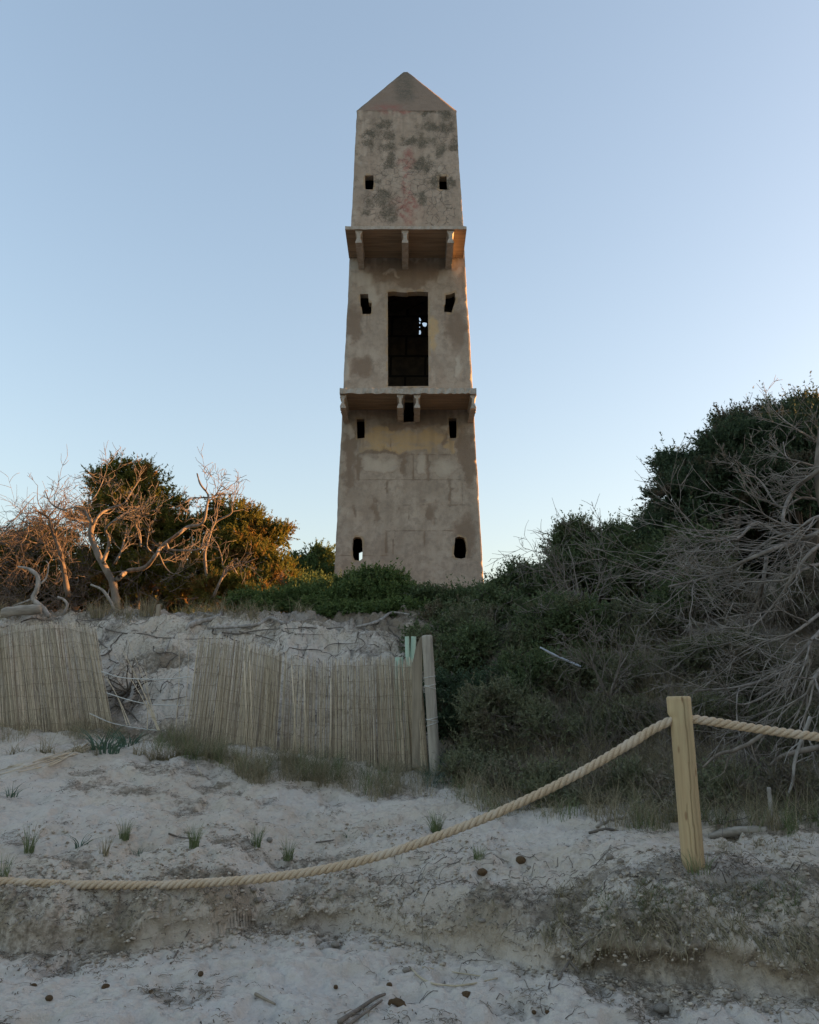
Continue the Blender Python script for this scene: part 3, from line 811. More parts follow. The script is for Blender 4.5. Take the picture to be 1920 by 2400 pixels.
# upper
zb = P(951, 604, 18.25)[2]; yfr = (zb-1.6)/.6018
def xat(px, py, Y): return P(px, py, Y)[0]
balcony(zb, yfr, xat(809,537,yfr), xat(1094,537,yfr), .075,
        [(xat(833,550,yfr), xat(848,550,yfr), False), (xat(942,550,yfr), xat(957,550,yfr), False), (xat(1049,550,yfr), xat(1064,550,yfr), False)],
        None, 3, 'upper balcony slab carried on three short brackets', .004)
zb2 = P(951, 959, 18.08)[2]; yfr2 = (zb2-1.6)/.376
balcony(zb2, yfr2, xat(796,922,yfr2), xat(1117,922,yfr2), .12,
        [(xat(797,940,yfr2), xat(810,940,yfr2), True), (xat(931,940,yfr2), xat(945,940,yfr2), False), (xat(971,940,yfr2), xat(985,940,yfr2), False), (xat(1104,940,yfr2), xat(1117,940,yfr2), True)],
        (xat(948,930,yfr2), xat(970,930,yfr2), yfr2+.06), 5, 'lower balcony slab with chipped ends on four brackets', .009)
# ------------------------------------------------------------------ vegetation builders
def leaves(root, d, L, nleaf, ll, lw, rng, droop=.0, curl=.5):
    """root,d,L arrays for m shoots -> triangles"""
    m = len(root); k = nleaf
    t = np.sort(rng.rand(m, k), 1)
    bend = unit(d + (rng.rand(m,3)-.5)*.9)
    pos = root[:,None,:] + d[:,None,:]*(L[:,None]*t)[...,None] + bend[:,None,:]*(L[:,None]*t*t*curl)[...,None]
    pos[:,:,2] -= (L[:,None]*t*t)*droop
    ld = unit(d[:,None,:]*.75 + (rng.rand(m,k,3)-.5)*1.9)
    sd = unit(np.cross(ld, rng.rand(m,k,3)-.5))
    w = lw*(.6+.8*rng.rand(m,k))[...,None]; l = ll*(.55+.9*rng.rand(m,k))[...,None]
    a = pos-sd*w*.5; b = pos+sd*w*.5+ld*l*.15; c = pos+ld*l
    V = np.stack([a,b,c], 2).reshape(-1,3)
    return V
def crown_arrays(lobes, rng, dens=150, L=.13, nleaf=26, ll=.034, lw=.017, up=.35, fill=.5, gap=.44, spray=.06, squash=.85):
    out = []
    C = np.array([l[0] for l in lobes]); Rr = np.array([l[1] for l in lobes])
    main = set(range(len(C))); sc_, sr_ = [], []
    for c, r in lobes:
        for _ in range(15):
            d = unit(rng.randn(3)); d[2] = abs(d[2])*.9 if rng.rand() < .8 else d[2]
            sc_.append(c+d*r*(.62+.42*rng.rand())*np.array([1,1,squash])); sr_.append(r*(.18+.20*rng.rand()))
    C0, R0 = C, Rr; C = np.concatenate([C, sc_]); Rr = np.concatenate([Rr, sr_])
    for ii_, (c, r) in enumerate(zip(C, Rr)):
        if ii_ < len(C0): r_eff, m = r*.86, int(dens*12.6*r*r*.42)
        else: r_eff, m = r, int(dens*12.6*r*r*1.0)+6
        r = r_eff
        d = unit(rng.randn(m,3)); d[:,2] = np.where(d[:,2] < -.35, -d[:,2], d[:,2])
        nz = fbm(d[:,0]*2.3+c[0]*3, d[:,1]*2.3+d[:,2]*3.1+c[2]*2, 501, 3)
        rad = r*(.66+.62*nz)
        p = c + d*rad[:,None]*np.array([1,1,squash])
        keep = fbm(p[:,0]*3.3+7, p[:,2]*3.3+p[:,1]*2.1, 507, 3) > gap-.12*rng.rand(m)
        for c2, r2 in zip(C0, R0):
            if ii_ < len(C0) and c2[0] == c[0]: continue
            q = (p-c2)/np.array([1,1,squash]); keep &= (np.einsum('ij,ij->i', q, q) > (r2*.62)**2)
        p = p[keep]; d = d[keep]
        dd = unit(d+np.array([0,0,up])+(rng.rand(len(p),3)-.5)*1.1)
        Ls = (L if ii_ < len(C0) else L*.72)*(.5+rng.rand(len(p))); lg = rng.rand(len(p)) < spray; Ls[lg] *= 1.7
        out.append(leaves(p, dd, Ls, nleaf, ll, lw, rng))
        mi_ = int(m*fill*2.2) if ii_ < len(C0) else 0
        if mi_:
            d2 = unit(rng.randn(mi_,3)); p2 = c+d2*(r*(.25+.5*rng.rand(mi_)))[:,None]*np.array([1,1,squash])
            out.append(leaves(p2, unit(rng.randn(mi_,3)), np.full(mi_, L*1.3), max(6,nleaf//2), ll*1.5, lw*1.9, rng))
    V = np.concatenate(out); F = np.arange(len(V)).reshape(-1,3)
    return V, F
def pl(px, py, Y, r, squash=None):
    """lobe from photo pixels, r in photo pixels"""
    c = P(px, py, Y); return (c, r/FPX*Y)
rngs = lambda s: np.random.RandomState(s)
def foot(x, y): return np.array([x, y, gz(x, y)-.05])
def tree(name, lobes, base, mat, seed, label, cat, group=None, stems=5, tr=.05, woodmat=None, twigs=0, **kw):
    rng = rngs(seed); base = np.array(base, float)
    root = empty(name, base+[0,0,.05]); tag(root, label, cat, group)
    T = Tubes()
    for k, (c, r) in enumerate(lobes):
        mid = base*.55+c*.45+(rng.rand(3)-.5)*.35*r; q = spline([base+(rng.rand(3)-.5)*[.2,.2,0], mid, c], 9)
        T.add(q, np.linspace(tr*(.5+.5*rng.rand()), tr*.22, 9), 6)
        for _ in range(stems):
            d = unit(rng.randn(3)+[0,0,.4]); T.add(spline([c, c+d*r*.5+(rng.rand(3)-.5)*.1, c+d*r*1.0], 5), np.linspace(tr*.22, .004, 5), 4)
    nm_ = 'trunk' if cat == 'tree' else 'stem'
    child(root, T.build(nm_, woodmat or M_bark))
    V, F = crown_arrays(lobes, rng, **kw)
    child(root, mesh_np('crown' if cat == 'tree' else 'foliage', V, F, mat, smooth=False))
    if twigs:
        T = Tubes()
        for _ in range(twigs):
            c, r = lobes[rng.randint(len(lobes))]; d = unit(rng.randn(3)+[0,-.5,.35])
            twig(T, c+d*r*.6, d, r*.45+.08, .006, 1, rng, kids=4, mink=.0022)
        tag(child(root, T.build('twigs', M_twig, smooth=False)), kind='stuff')
    return root

def blades(base, h, lean, wid, rng, nseg=4, dirv=None):
    """base (m,3), h (m), lean (m) -> quad strips"""
    m = len(base); an = rng.rand(m)*2*np.pi if dirv is None else dirv
    dx_ = np.cos(an); dy_ = np.sin(an); VS = []
    wv = np.stack([-dy_, dx_, np.zeros(m)], -1); tw = rng.rand(m)*np.pi
    side = unit(np.stack([np.cos(tw), np.sin(tw), np.zeros(m)], -1))
    for k in range(nseg+1):
        t = k/nseg
        c = base + np.stack([dx_*h*lean*t*t, dy_*h*lean*t*t, h*t*(1-.35*np.minimum(lean,1.6)*t)], -1)
        w = wid*(1-t*.85)
        VS += [c-side*w[:,None]*.5, c+side*w[:,None]*.5]
    V = np.stack(VS, 1); n2 = 2*(nseg+1)
    F = np.array([[2*k, 2*k+1, 2*k+3, 2*k+2] for k in range(nseg)])
    FF = (F[None]+(np.arange(m)*n2)[:,None,None]).reshape(-1,4)
    return V.reshape(-1,3), FF
def tuft(name, c, n, rad, h, mat, seed, label, cat='grass tuft', group=None, wid=.004, lean=(.1,.7)):
    rng = rngs(seed); a = rng.rand(n)*2*np.pi; rr_ = rad*np.sqrt(rng.rand(n))
    b = np.stack([c[0]+np.cos(a)*rr_, c[1]+np.sin(a)*rr_, np.full(n, c[2]-.01)], -1)
    V, F = blades(b, h*(.45+.6*rng.rand(n)), lean[0]+(lean[1]-lean[0])*rng.rand(n), wid*(.7+.6*rng.rand(n)), rng, 4, a+(rng.rand(n)-.5))
    o = mesh_np(name, V, F, mat, smooth=False); tag(o, label, cat, group); return setorigin(o, c)
def scatter_px(n, poly_fn, rng, mask=None):
    """random ground points: poly_fn(rng, n) gives photo px; projected by rejection on the ground"""
    pts = poly_fn(rng, n); return pts

# ------------------------------------------------------------------ left trees (sunlit, behind the crest)
def gy_foot(px, Y):
    x = (px-960)/FPX*Y; return (x, Y, gz(x, Y)-.08)
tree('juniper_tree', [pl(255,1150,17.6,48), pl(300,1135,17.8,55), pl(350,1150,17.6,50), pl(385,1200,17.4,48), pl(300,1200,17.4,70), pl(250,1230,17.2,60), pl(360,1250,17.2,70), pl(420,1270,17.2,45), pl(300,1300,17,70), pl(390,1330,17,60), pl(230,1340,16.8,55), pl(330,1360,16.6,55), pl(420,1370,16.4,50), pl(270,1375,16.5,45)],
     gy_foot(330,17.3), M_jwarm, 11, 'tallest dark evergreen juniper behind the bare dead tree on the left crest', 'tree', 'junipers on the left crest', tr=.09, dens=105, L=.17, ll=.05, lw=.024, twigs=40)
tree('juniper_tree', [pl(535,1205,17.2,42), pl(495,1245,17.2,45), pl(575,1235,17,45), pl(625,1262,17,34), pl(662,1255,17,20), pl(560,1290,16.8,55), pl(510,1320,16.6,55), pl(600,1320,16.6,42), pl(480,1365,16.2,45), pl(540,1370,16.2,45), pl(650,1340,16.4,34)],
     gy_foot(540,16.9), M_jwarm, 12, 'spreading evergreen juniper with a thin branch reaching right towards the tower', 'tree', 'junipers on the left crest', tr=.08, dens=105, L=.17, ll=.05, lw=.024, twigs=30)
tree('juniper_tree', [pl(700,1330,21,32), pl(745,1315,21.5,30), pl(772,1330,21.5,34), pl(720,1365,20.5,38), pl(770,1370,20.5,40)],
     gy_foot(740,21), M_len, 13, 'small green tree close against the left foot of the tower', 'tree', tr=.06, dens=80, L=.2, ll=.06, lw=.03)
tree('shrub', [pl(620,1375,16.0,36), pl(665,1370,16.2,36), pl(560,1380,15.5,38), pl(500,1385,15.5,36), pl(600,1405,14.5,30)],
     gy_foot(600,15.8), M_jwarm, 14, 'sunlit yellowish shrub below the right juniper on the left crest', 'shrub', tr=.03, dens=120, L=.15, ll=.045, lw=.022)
tree('shrub', [pl(740,1395,15.5,38), pl(700,1400,15.2,36), pl(780,1400,15.4,30)],
     gy_foot(740,15.5), M_len, 15, 'low yellow-green shrub before the left edge of the tower', 'shrub', tr=.03, dens=120, L=.15, ll=.045, lw=.022)

# thicket of dead twigs at the far left
def thicket(px0, px1, Y0, Y1, topfn, n, seed, label, mat=M_twigb, L=.75, r=.011, depth=2, base_z=None, name='dead_shrub', kids=4):
    rng = rngs(seed); T = Tubes()
    for _ in range(n):
        Y = Y0+(Y1-Y0)*rng.rand(); px = px0+(px1-px0)*rng.rand()
        top = topfn(px); g = foot(*( (px-960)/FPX*Y, Y))
        gpy = topx(g[0], g[1], g[2])[1]
        py = top+(gpy-top)*rng.rand()**1.3
        p = P(px, py, Y); d = unit(rng.randn(3)*[1,.7,.6]+[-.35,0,.25])
        twig(T, p-d*L*.5, d, L*(.5+.8*rng.rand()), r*(.5+.8*rng.rand()), depth, rng, wander=.3, kids=kids, mink=.004, spread=.9)
    c = foot((0.5*(px0+px1)-960)/FPX*(Y0+Y1)/2, (Y0+Y1)/2)
    o = T.build(name, mat, smooth=False); tag(o, label, 'shrub'); return setorigin(o, c)
thicket(-120, 210, 14.4, 16.6, lambda x: np.interp(x, [-120,0,60,130,210], [1260,1235,1205,1190,1215]), 190, 21, 'domed tangle of bare dead twigs at the far left of the crest')
thicket(180, 460, 15.6, 17.2, lambda x: np.interp(x, [180,300,460], [1270,1290,1320]), 36, 22, 'dry sunlit brushwood between the junipers and the dead tree')
thicket(420, 700, 15.4, 16.6, lambda x: np.interp(x, [420,560,700], [1340,1350,1375]), 40, 23, 'dry brown brushwood beneath the right juniper of the left crest', L=.5, r=.008)
tree('shrub', [pl(30,1330,17.5,70), pl(110,1290,17.5,70), pl(170,1350,17.3,60), pl(-50,1340,17.5,70)], gy_foot(60,17.5), M_jwarm, 24,
     'dark evergreen shrub showing behind the tangle of bare twigs at far left', 'shrub', tr=.05, dens=80, L=.18, ll=.05, lw=.026)

# the dead tree with two main limbs
def dead_tree():
    rng = rngs(31); Yd = 13.6
    b = P(268, 1436, Yd); b[2] = gz(b[0], b[1])-.05
    root = empty('dead_tree', b); tag(root, 'bleached dead tree with twisted bare limbs standing on the left crest', 'tree')
    T = Tubes()
    tr = pxpath([(272,1440,13.6),(271,1400,13.6),(262,1360,13.6),(240,1320,13.6),(222,1280,13.6),(213,1250,13.6),(218,1225,13.6)], 22)
    T.add(tr, np.linspace(.068,.045,22)*(1+.15*(rng.rand(22)-.5)), 9)
    child(root, T.build('trunk', M_dead, rough=.08))
    paths = [([(218,1230),(200,1200),(180,1188),(150,1195),(120,1180),(105,1150)], .04),
             ([(216,1232),(235,1205),(262,1190),(290,1180),(310,1150),(330,1120)], .035),
             ([(240,1320),(252,1290),(256,1262),(248,1240),(275,1215),(300,1200),(330,1190)], .042),
             ([(275,1358),(300,1338),(340,1330),(366,1300),(380,1280),(420,1250),(440,1235),(475,1226),(485,1185),(488,1160),(470,1135),(462,1110)], .055),
             ([(390,1275),(400,1288),(440,1290),(470,1285),(478,1260),(490,1240)], .03),
             ([(485,1180),(505,1160),(520,1140),(535,1150)], .018),
             ([(488,1166),(455,1168),(430,1180),(418,1190)], .018),
             ([(330,1280),(328,1250),(318,1225),(330,1200)], .022),
             ([(270,1320),(285,1290),(292,1262),(300,1240)], .030),
             ([(372,1296),(388,1330),(410,1345),(440,1330)], .016),
             ([(218,1225),(205,1190),(225,1160),(240,1130),(250,1100)], .02),
             ([(365,1300),(345,1280),(350,1240),(340,1215)], .016)]
    for q, r in paths:
        T = Tubes(); pts = pxpath([(a, c2, 13.5+.5*(rng.rand()-.5)) for a, c2 in q], len(q)*4)
        pts[0] = P(q[0][0], q[0][1], 13.6)
        limb(T, pts, r*.75, r*.22, rng, nsub=6, sub=(.36,.009), depth=2, kids=3, mink=.0045, knot=.15, pull=(0,0,.6))
        child(root, T.build('branch', M_dead))
dead_tree()
def dead_small(pts, r0, label, seed, Y, nsub=8, mat=M_dead, cat='dead tree', name='dead_tree', group=None):
    rng = rngs(seed); T = Tubes(); q = pxpath([(a[0], a[1], Y) for a in pts], len(pts)*4)
    limb(T, q, r0, r0*.35, rng, nsub=nsub, sub=(.5,.014), depth=2, kids=3, mink=.0045)
    o = T.build(name, mat); tag(o, label, cat, group); return setorigin(o, q[0])
dead_small([(160,1400),(150,1340),(140,1290),(125,1250),(115,1215),(90,1200)], .05, 'dark leaning dead trunk within the bare twigs left of the bleached dead tree', 41, 14.3, 14, M_bark)
dead_small([(485,1400),(484,1350),(480,1300),(490,1262),(505,1225),(540,1205),(545,1190)], .035, 'thin dead stem rising through the right juniper of the left crest', 42, 15.6, 7)
dead_small([(500,1400),(520,1355),(540,1325),(556,1345)], .03, 'short hooked dead stem under the right juniper of the left crest', 43, 14.8, 5)

# crest shrubs in the middle, in front of the tower
def on_slope(px, py, off=0.0):
    h_ = hit(px, py, 6.0, 16.0); return h_
crest = [
 ([(560,1425,13.2,24),(600,1420,13.2,28),(640,1425,13.0,30),(610,1440,12.6,22)], 'low dark green shrub at the left end of the crest hedge'),
 ([(690,1420,13.4,34),(740,1412,13.4,36),(730,1440,12.6,32),(780,1425,13,36),(770,1450,12.4,30)], 'dense green shrub over the bare root on the crest'),
 ([(830,1385,13.6,40),(870,1370,13.6,36),(905,1378,13.5,40),(850,1410,13.2,44),(910,1415,13.2,46),(960,1408,13.3,36)], 'rounded bright green shrub before the foot of the tower'),
 ([(830,1448,12.4,32),(880,1452,12.3,34),(930,1450,12.3,34),(980,1450,12.3,36)], 'dark low shrub overhanging the sand below the tower'),
 ([(1000,1420,13.2,40),(1050,1430,13.2,44),(1100,1425,13.2,42),(1090,1460,12.6,48),(1030,1470,12,48)], 'green shrub hiding the right foot of the tower')]
for k, (lb, lab) in enumerate(crest):
    lo = [pl(*a) for a in lb]; x, y = np.mean([l[0] for l in lo], 0)[:2]
    tree('shrub', lo, foot(x, y), M_len if k != 4 else M_jun, 50+k, lab, 'shrub', 'shrubs along the crest', tr=.025, dens=170, L=.11, ll=.036, lw=.024, nleaf=24, gap=.40)

# hedge of low shrubs closing the skyline behind the crest
for k, px in enumerate(range(-60, 720, 78)):
    Y = 18.6+.5*(k%2); lo = [pl(px, 1395-8*(k%3), Y, 46), pl(px+35, 1405, Y-.3, 40), pl(px-28, 1412, Y-.2, 36), pl(px+5, 1434, Y, 34), pl(px+44, 1434, Y, 34)]
    tree('shrub', lo, gy_foot(px, Y), M_jwarm, 800+k, 'low shrub closing the skyline behind the left junipers, %s along the hedge from the left' % ['first','second','third','fourth','fifth','sixth','seventh','eighth','ninth','tenth','eleventh'][k], 'shrub', 'low shrubs behind the left crest', tr=.03, dens=60, L=.17, ll=.055, lw=.032, gap=.3, stems=3)
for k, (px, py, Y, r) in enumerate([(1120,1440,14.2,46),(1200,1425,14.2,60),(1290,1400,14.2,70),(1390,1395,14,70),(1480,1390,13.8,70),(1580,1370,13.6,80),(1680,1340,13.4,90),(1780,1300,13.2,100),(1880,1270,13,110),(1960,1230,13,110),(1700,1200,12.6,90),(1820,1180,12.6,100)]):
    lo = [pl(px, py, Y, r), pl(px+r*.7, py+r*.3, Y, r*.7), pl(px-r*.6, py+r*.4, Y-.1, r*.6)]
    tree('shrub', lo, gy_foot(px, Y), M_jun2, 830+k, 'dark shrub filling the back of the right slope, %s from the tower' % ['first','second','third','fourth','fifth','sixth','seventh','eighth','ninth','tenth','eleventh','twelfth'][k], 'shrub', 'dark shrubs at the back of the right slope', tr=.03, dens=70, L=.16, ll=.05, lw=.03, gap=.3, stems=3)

# right hand junipers
RT = [
 ([(1895,988,12.0,58),(1840,1005,11.8,52),(1785,1000,11.6,42),(1935,1030,11.6,86),(1850,1060,11.3,80),(1940,1120,11.2,100),(1850,1150,11,90),(1760,1060,11.3,70)], 'largest dark juniper rising at the right edge of the view', M_jun2, 1890, 11.4),
 ([(1700,1015,11.6,42),(1735,1010,11.8,40),(1670,1030,11.6,26),(1700,1075,11.3,60),(1740,1140,11.1,70),(1660,1140,11.3,60)], 'dark juniper with a tufted top second from the right edge', M_jun2, 1700, 11.3),
 ([(1590,1120,11.9,44),(1570,1100,12,30),(1630,1115,11.9,40),(1590,1180,11.7,60),(1640,1210,11.4,80),(1570,1250,11.6,60)], 'dark juniper with a blunt flat top in the middle of the right slope', M_jun2, 1600, 11.6),
 ([(1520,1280,12.2,52),(1545,1230,12.2,36),(1480,1310,12.2,46),(1540,1340,11.6,70),(1620,1320,11.2,80)], 'brown-green juniper shrub under the blunt-topped juniper', M_jun, 1530, 11.8),
 ([(1345,1270,13,40),(1320,1300,13,36),(1375,1290,13,44),(1450,1270,13,34),(1442,1300,12.8,44),(1400,1340,12.6,60),(1330,1350,12.6,52),(1460,1370,12.2,60)], 'green juniper with two small peaks right of the tower', M_jun, 1390, 12.8),
 ([(1215,1355,13.2,32),(1240,1340,13.2,18),(1190,1370,13.2,30),(1160,1400,13.2,30),(1220,1400,13.0,46),(1280,1400,13,50),(1150,1440,12.8,40)], 'loose small juniper against the pale sky just right of the tower', M_jun, 1210, 13.1)]
for k, (lb, lab, mt, px, Y) in enumerate(RT):
    lo = [pl(*a) for a in lb]
    tree('juniper_tree', lo, gy_foot(px, Y), mt, 70+k, lab, 'tree', 'junipers on the right slope', tr=.06, dens=150, L=.15, ll=.040, lw=.019, nleaf=26, twigs=26, gap=.42, spray=.12)

# shrubs on the right slope
SL = [
 (1010,1530,62,M_jun,'dark green shrub touching the top of the grey fence post'),
 (1075,1555,70,M_jun,'dark green shrub right of the green tubes and the grey post'),
 (1160,1500,75,M_olive,'green shrub on the slope below the loose small juniper'),
 (1270,1480,75,M_jun,'broad green shrub on the slope left of the white pole'),
 (1240,1590,80,M_jun,'green shrub around the lower left of the white pole'),
 (1370,1500,80,M_jun,'green shrub at the upper end of the white pole'),
 (1345,1620,75,M_olive,'green shrub under the lower end of the white pole'),
 (1100,1660,80,M_jun2,'dark shrub just right of the grey fence post'),
 (1050,1700,50,M_jun2,'small dark shrub in the shade beside the foot of the grey post'),
 (1200,1700,85,M_olive,'green shrub in the middle of the right slope'),
 (1140,1750,62,M_olive,'light green rounded shrub at the foot of the slope'),
 (1310,1740,75,M_olive,'olive shrub above the middle of the hanging rope'),
 (1470,1480,80,M_olive,'green shrub upslope of the wooden rope post'),
 (1570,1450,80,M_jun,'green shrub below the brown-green juniper'),
 (1480,1600,80,M_olive,'green shrub behind the top of the wooden rope post'),
 (1680,1420,95,M_brn,'brown shrub behind the bare branches'),
 (1800,1340,100,M_brn,'large brown shrub behind the highest bare limb'),
 (1900,1450,100,M_brn,'brown shrub behind the bare branches at the right edge'),
 (1620,1580,90,M_olive,'olive shrub right of the top of the wooden rope post'),
 (1760,1580,95,M_brn,'brown shrub above the right-hand rope'),
 (1890,1620,95,M_brn,'brown shrub above the rope at the right edge'),
 (1420,1720,75,M_olive,'olive shrub left of the middle of the wooden rope post'),
 (1700,1720,80,M_olive,'olive shrub below the right-hand rope'),
 (1850,1760,80,M_brn,'brown shrub below the rope at the right edge'),
 (1180,1450,60,M_jun,'green shrub above the white pole close to the tower foot'),
 (1100,1822,46,M_olive,'low olive shrub spilling onto the sand nearest the grey post'),
 (1185,1848,50,M_brn,'low brown shrub at the slope foot, first right of the spilling olive one'),
 (1275,1862,48,M_olive,'low olive shrub at the slope foot under the rising rope'),
 (1370,1872,50,M_brn,'low brown shrub at the slope foot by the weathered wood piece'),
 (1470,1868,55,M_olive,'low olive shrub at the slope foot just left of the rope post'),
 (1560,1880,46,M_brn,'low brown shrub partly behind the foot of the rope post'),
 (1690,1870,52,M_olive,'low olive shrub behind the fallen log'),
 (1890,1880,60,M_brn,'low brown shrub at the right edge beyond the fallen log')]
for k, (px, py, rp, mt, lab) in enumerate(SL):
    h_ = hit(px, py, 6.0, 15.0); Y = h_[1]-.15
    rg = rngs(900+k); lo = [pl(px, py, Y, rp*.8)]
    for _ in range(5): lo.append(pl(px+(rg.rand()-.5)*rp*1.6, py+(rg.rand()-.5)*rp*1.2, Y+(rg.rand()-.5)*.6, rp*(.4+.3*rg.rand())))
    brn = mt is M_brn or mt is M_olive
    tree('shrub', lo, foot(lo[0][0][0], Y+.1), mt, 100+k, lab, 'shrub', 'shrubs on the right slope', tr=.02, dens=(125 if brn else 160), L=.12, ll=.032, lw=(.012 if brn else .017), nleaf=22, gap=.42, twigs=(26 if brn else 8), fill=.4)

# the big dead juniper on the right: bare limbs coming in from the right edge
def Z4(z, Y): return [(1450+a*.3943, 850+b*.3943, Y) for a, b in z]
def right_dead():
    rng = rngs(61)
    b = foot(4.75, 9.3); root = empty('dead_tree', b); tag(root, 'large grey dead juniper with bare limbs sweeping in from the right edge', 'tree')
    T = Tubes(); q = spline([b, b+[.05,.05,1.0], b+[-.1,0,1.9], b+[.1,.1,2.8]], 16); T.add(q, np.linspace(.13,.06,16), 10); child(root, T.build('trunk', M_dead, rough=.06))
    Ls = [([(1250,1060),(1192,1095),(1060,1075),(940,1100),(780,1165),(620,1240),(480,1290),(300,1330)], .050, 8.9, 40),
          ([(1250,980),(1100,1040),(960,1020),(820,950),(700,1050),(560,1040),(450,1030)], .035, 9.2, 34),
          ([(1250,600),(1120,690),(1050,750),(990,860),(980,960),(1010,1010)], .045, 9.3, 24),
          ([(1240,1050),(1120,1150),(1000,1330),(920,1440),(800,1560),(650,1575),(560,1530)], .026, 8.6, 24),
          ([(1250,1550),(1150,1650),(1050,1750),(900,1870),(700,1930),(450,1950)], .034, 8.0, 34),
          ([(1250,1450),(1050,1600),(900,1650),(700,1600)], .022, 8.2, 26),
          ([(1200,1600),(1130,1680),(1130,1780),(950,1930),(760,2030),(640,2000)], .028, 7.8, 26),
          ([(880,1160),(860,1300),(840,1400),(780,1520),(760,1660)], .032, 9.3, 18),
          ([(1250,520),(1100,420),(1010,360),(940,300)], .022, 9.8, 22),
          ([(1250,640),(1080,590),(1000,560),(980,470)], .022, 9.6, 22),
          ([(1250,840),(1100,800),(960,860),(840,700),(740,660),(700,600)], .024, 9.7, 30),
          ([(1250,1180),(1100,1230),(960,1300),(860,1290),(700,1280)], .024, 8.8, 26),
          ([(1250,900),(1150,930),(1050,1000),(900,1050),(780,1150),(700,1240)], .026, 9.0, 26),
          ([(1220,1800),(1150,1900),(1080,2060),(980,2150)], .028, 7.6, 20)]
    for pts, r, Y, ns in Ls:
        T = Tubes(); n = len(pts); zs_ = [(a, b_, Y-.0+.25*math.sin(i*1.7+r*100)) for i, (a, b_) in enumerate(pts)]
        q = np.array([P(1450+a*.3943, 850+b_*.3943, y) for a, b_, y in zs_]); q = spline(q, n*4)
        limb(T, q, r*.75, r*.2, rng, nsub=int(ns*.36), sub=((.38 if min(p_[1] for p_ in pts) < 700 else .68), .0105), depth=2, kids=4, mink=.0031, spread=.55, wander=.17, bias=(-.7,-.15,-.10), t0=.05)
        child(root, T.build('branch', M_limb, smooth=True))
right_dead()
# fine grey brushwood filling the foot of the slope on the right
def brush(px0, px1, py0, py1, n, seed, label, mat, L=.45, r=.0035, up=.7, bias=(-.3,0,0), off=.25):
    rng = rngs(seed); T = Tubes()
    for _ in range(n):
        px = px0+(px1-px0)*rng.rand(); py = py0+(py1-py0)*rng.rand()
        h_ = hit(px, py+25, 6.0, 13, 0, .04)
        p = np.array([h_[0], h_[1]-off*rng.rand(), h_[2]+.02])
        d = unit(rng.randn(3)*.6+[bias[0], -.15, up])
        twig(T, p, d, L*(.5+.9*rng.rand()), r*(.7+.6*rng.rand()), 1, rng, wander=.22, kids=5, mink=.0016, spread=.6)
    c = hit((px0+px1)/2, py1, 6.0, 13)
    o = T.build('brushwood', mat, smooth=False); tag(o, label, 'brushwood', kind='stuff'); return setorigin(o, c)
brush(1480,1680,1480,1800,110,201,'fine grey dry brushwood behind the wooden rope post',M_twig)
brush(1650,1960,1480,1800,120,202,'fine grey dry brushwood above and below the right-hand rope',M_twig)
brush(1250,1480,1650,1850,90,203,'thin dry stems between the hanging rope and the post',M_twigd, L=.4)
brush(1650,1960,1750,1900,150,204,'dark dry stems low behind the fallen log',M_twigd, L=.35)
brush(1450,1650,1370,1500,60,205,'thin bare stems under the brown-green juniper',M_twig, L=.4)
def dead_bush(px, py, Y, seed, label, h=.9):
    rng = rngs(seed); T = Tubes(); b = P(px, py, Y)
    for k in range(5):
        d = unit(np.array([(k-2)*.35, (rng.rand()-.5)*.4, .9])); twig(T, b, d, h*(.8+.4*rng.rand()), .014, 3, rng, wander=.2, kids=4, mink=.003, spread=.7)
    o = T.build('dead_shrub', M_twig, smooth=False); tag(o, label, 'shrub'); return setorigin(o, b)
dead_bush(1370,1465,11.0,211,'bare grey shrub with forked twigs on the slope right of the tower')
dead_bush(1330,1500,10.6,212,'small bare shrub left of the forked bare shrub', .5)
dead_bush(1430,1640,8.9,213,'bare sprawling shrub just left of the wooden rope post top', .5)

# ------------------------------------------------------------------ grasses
def grass_px(name, n, px0, px1, pyfn, h, seed, mat, label, cat='grass', wid=.0036, lean=(.1,1.9), kind='stuff', y0=5, y1=14, clump=0):
    rng = rngs(seed); B = []; HF = []
    cs = None
    if clump: cs = px0+(px1-px0)*rng.rand(clump)
    for _ in range(n):
        gsd = rng.randn(); px = px0+(px1-px0)*rng.rand() if cs is None else cs[rng.randint(clump)]+gsd*13
        HF.append(1 if cs is None else .35+.85*math.exp(-gsd*gsd*.8))
        a, b_ = pyfn(px); py = a+(b_-a)*rng.rand()+math.sin(px*.045)*7+math.sin(px*.021+2)*9
        B.append((px, py))
    # project on a coarse table for speed
    B = np.array(B); out = []
    ysr = np.arange(y0, y1, .03)
    for s in range(0, len(B), 400):
        q = B[s:s+400]; u = (q[:,0]-960)/FPX; v = (1200-q[:,1])/FPX
        dy_ = CP-v*SP; t = ysr[None,:]/dy_[:,None]; xs = u[:,None]*t; zs2 = EYE[2]+(SP+v*CP)[:,None]*t
        g = ground(xs, np.broadcast_to(ysr, xs.shape)); k = (zs2 <= g).argmax(1); r_ = np.arange(len(q))
        out.append(np.stack([xs[r_,k], ysr[k], g[r_,k]-.005], -1))
    b = np.concatenate(out); n = len(b)
    V, F = blades(b, h*np.array(HF)*(.35+.85*rng.rand(n)), lean[0]+(lean[1]-lean[0])*rng.rand(n), wid*(.6+.8*rng.rand(n)), rng)
    o = mesh_np(name, V, F, mat, smooth=False); tag(o, label, cat, kind=kind); return o
ff = lambda pts: (lambda x: (np.interp(x, [p[0] for p in pts], [p[1] for p in pts]), np.interp(x, [p[0] for p in pts], [p[2] for p in pts])))
grass_px('dry_grass', 1500, -60, 280, ff([(-60,1700,1730),(280,1700,1735)]), .26, 301, M_dry, 'dry grass along the foot of the left reed screen', clump=22)
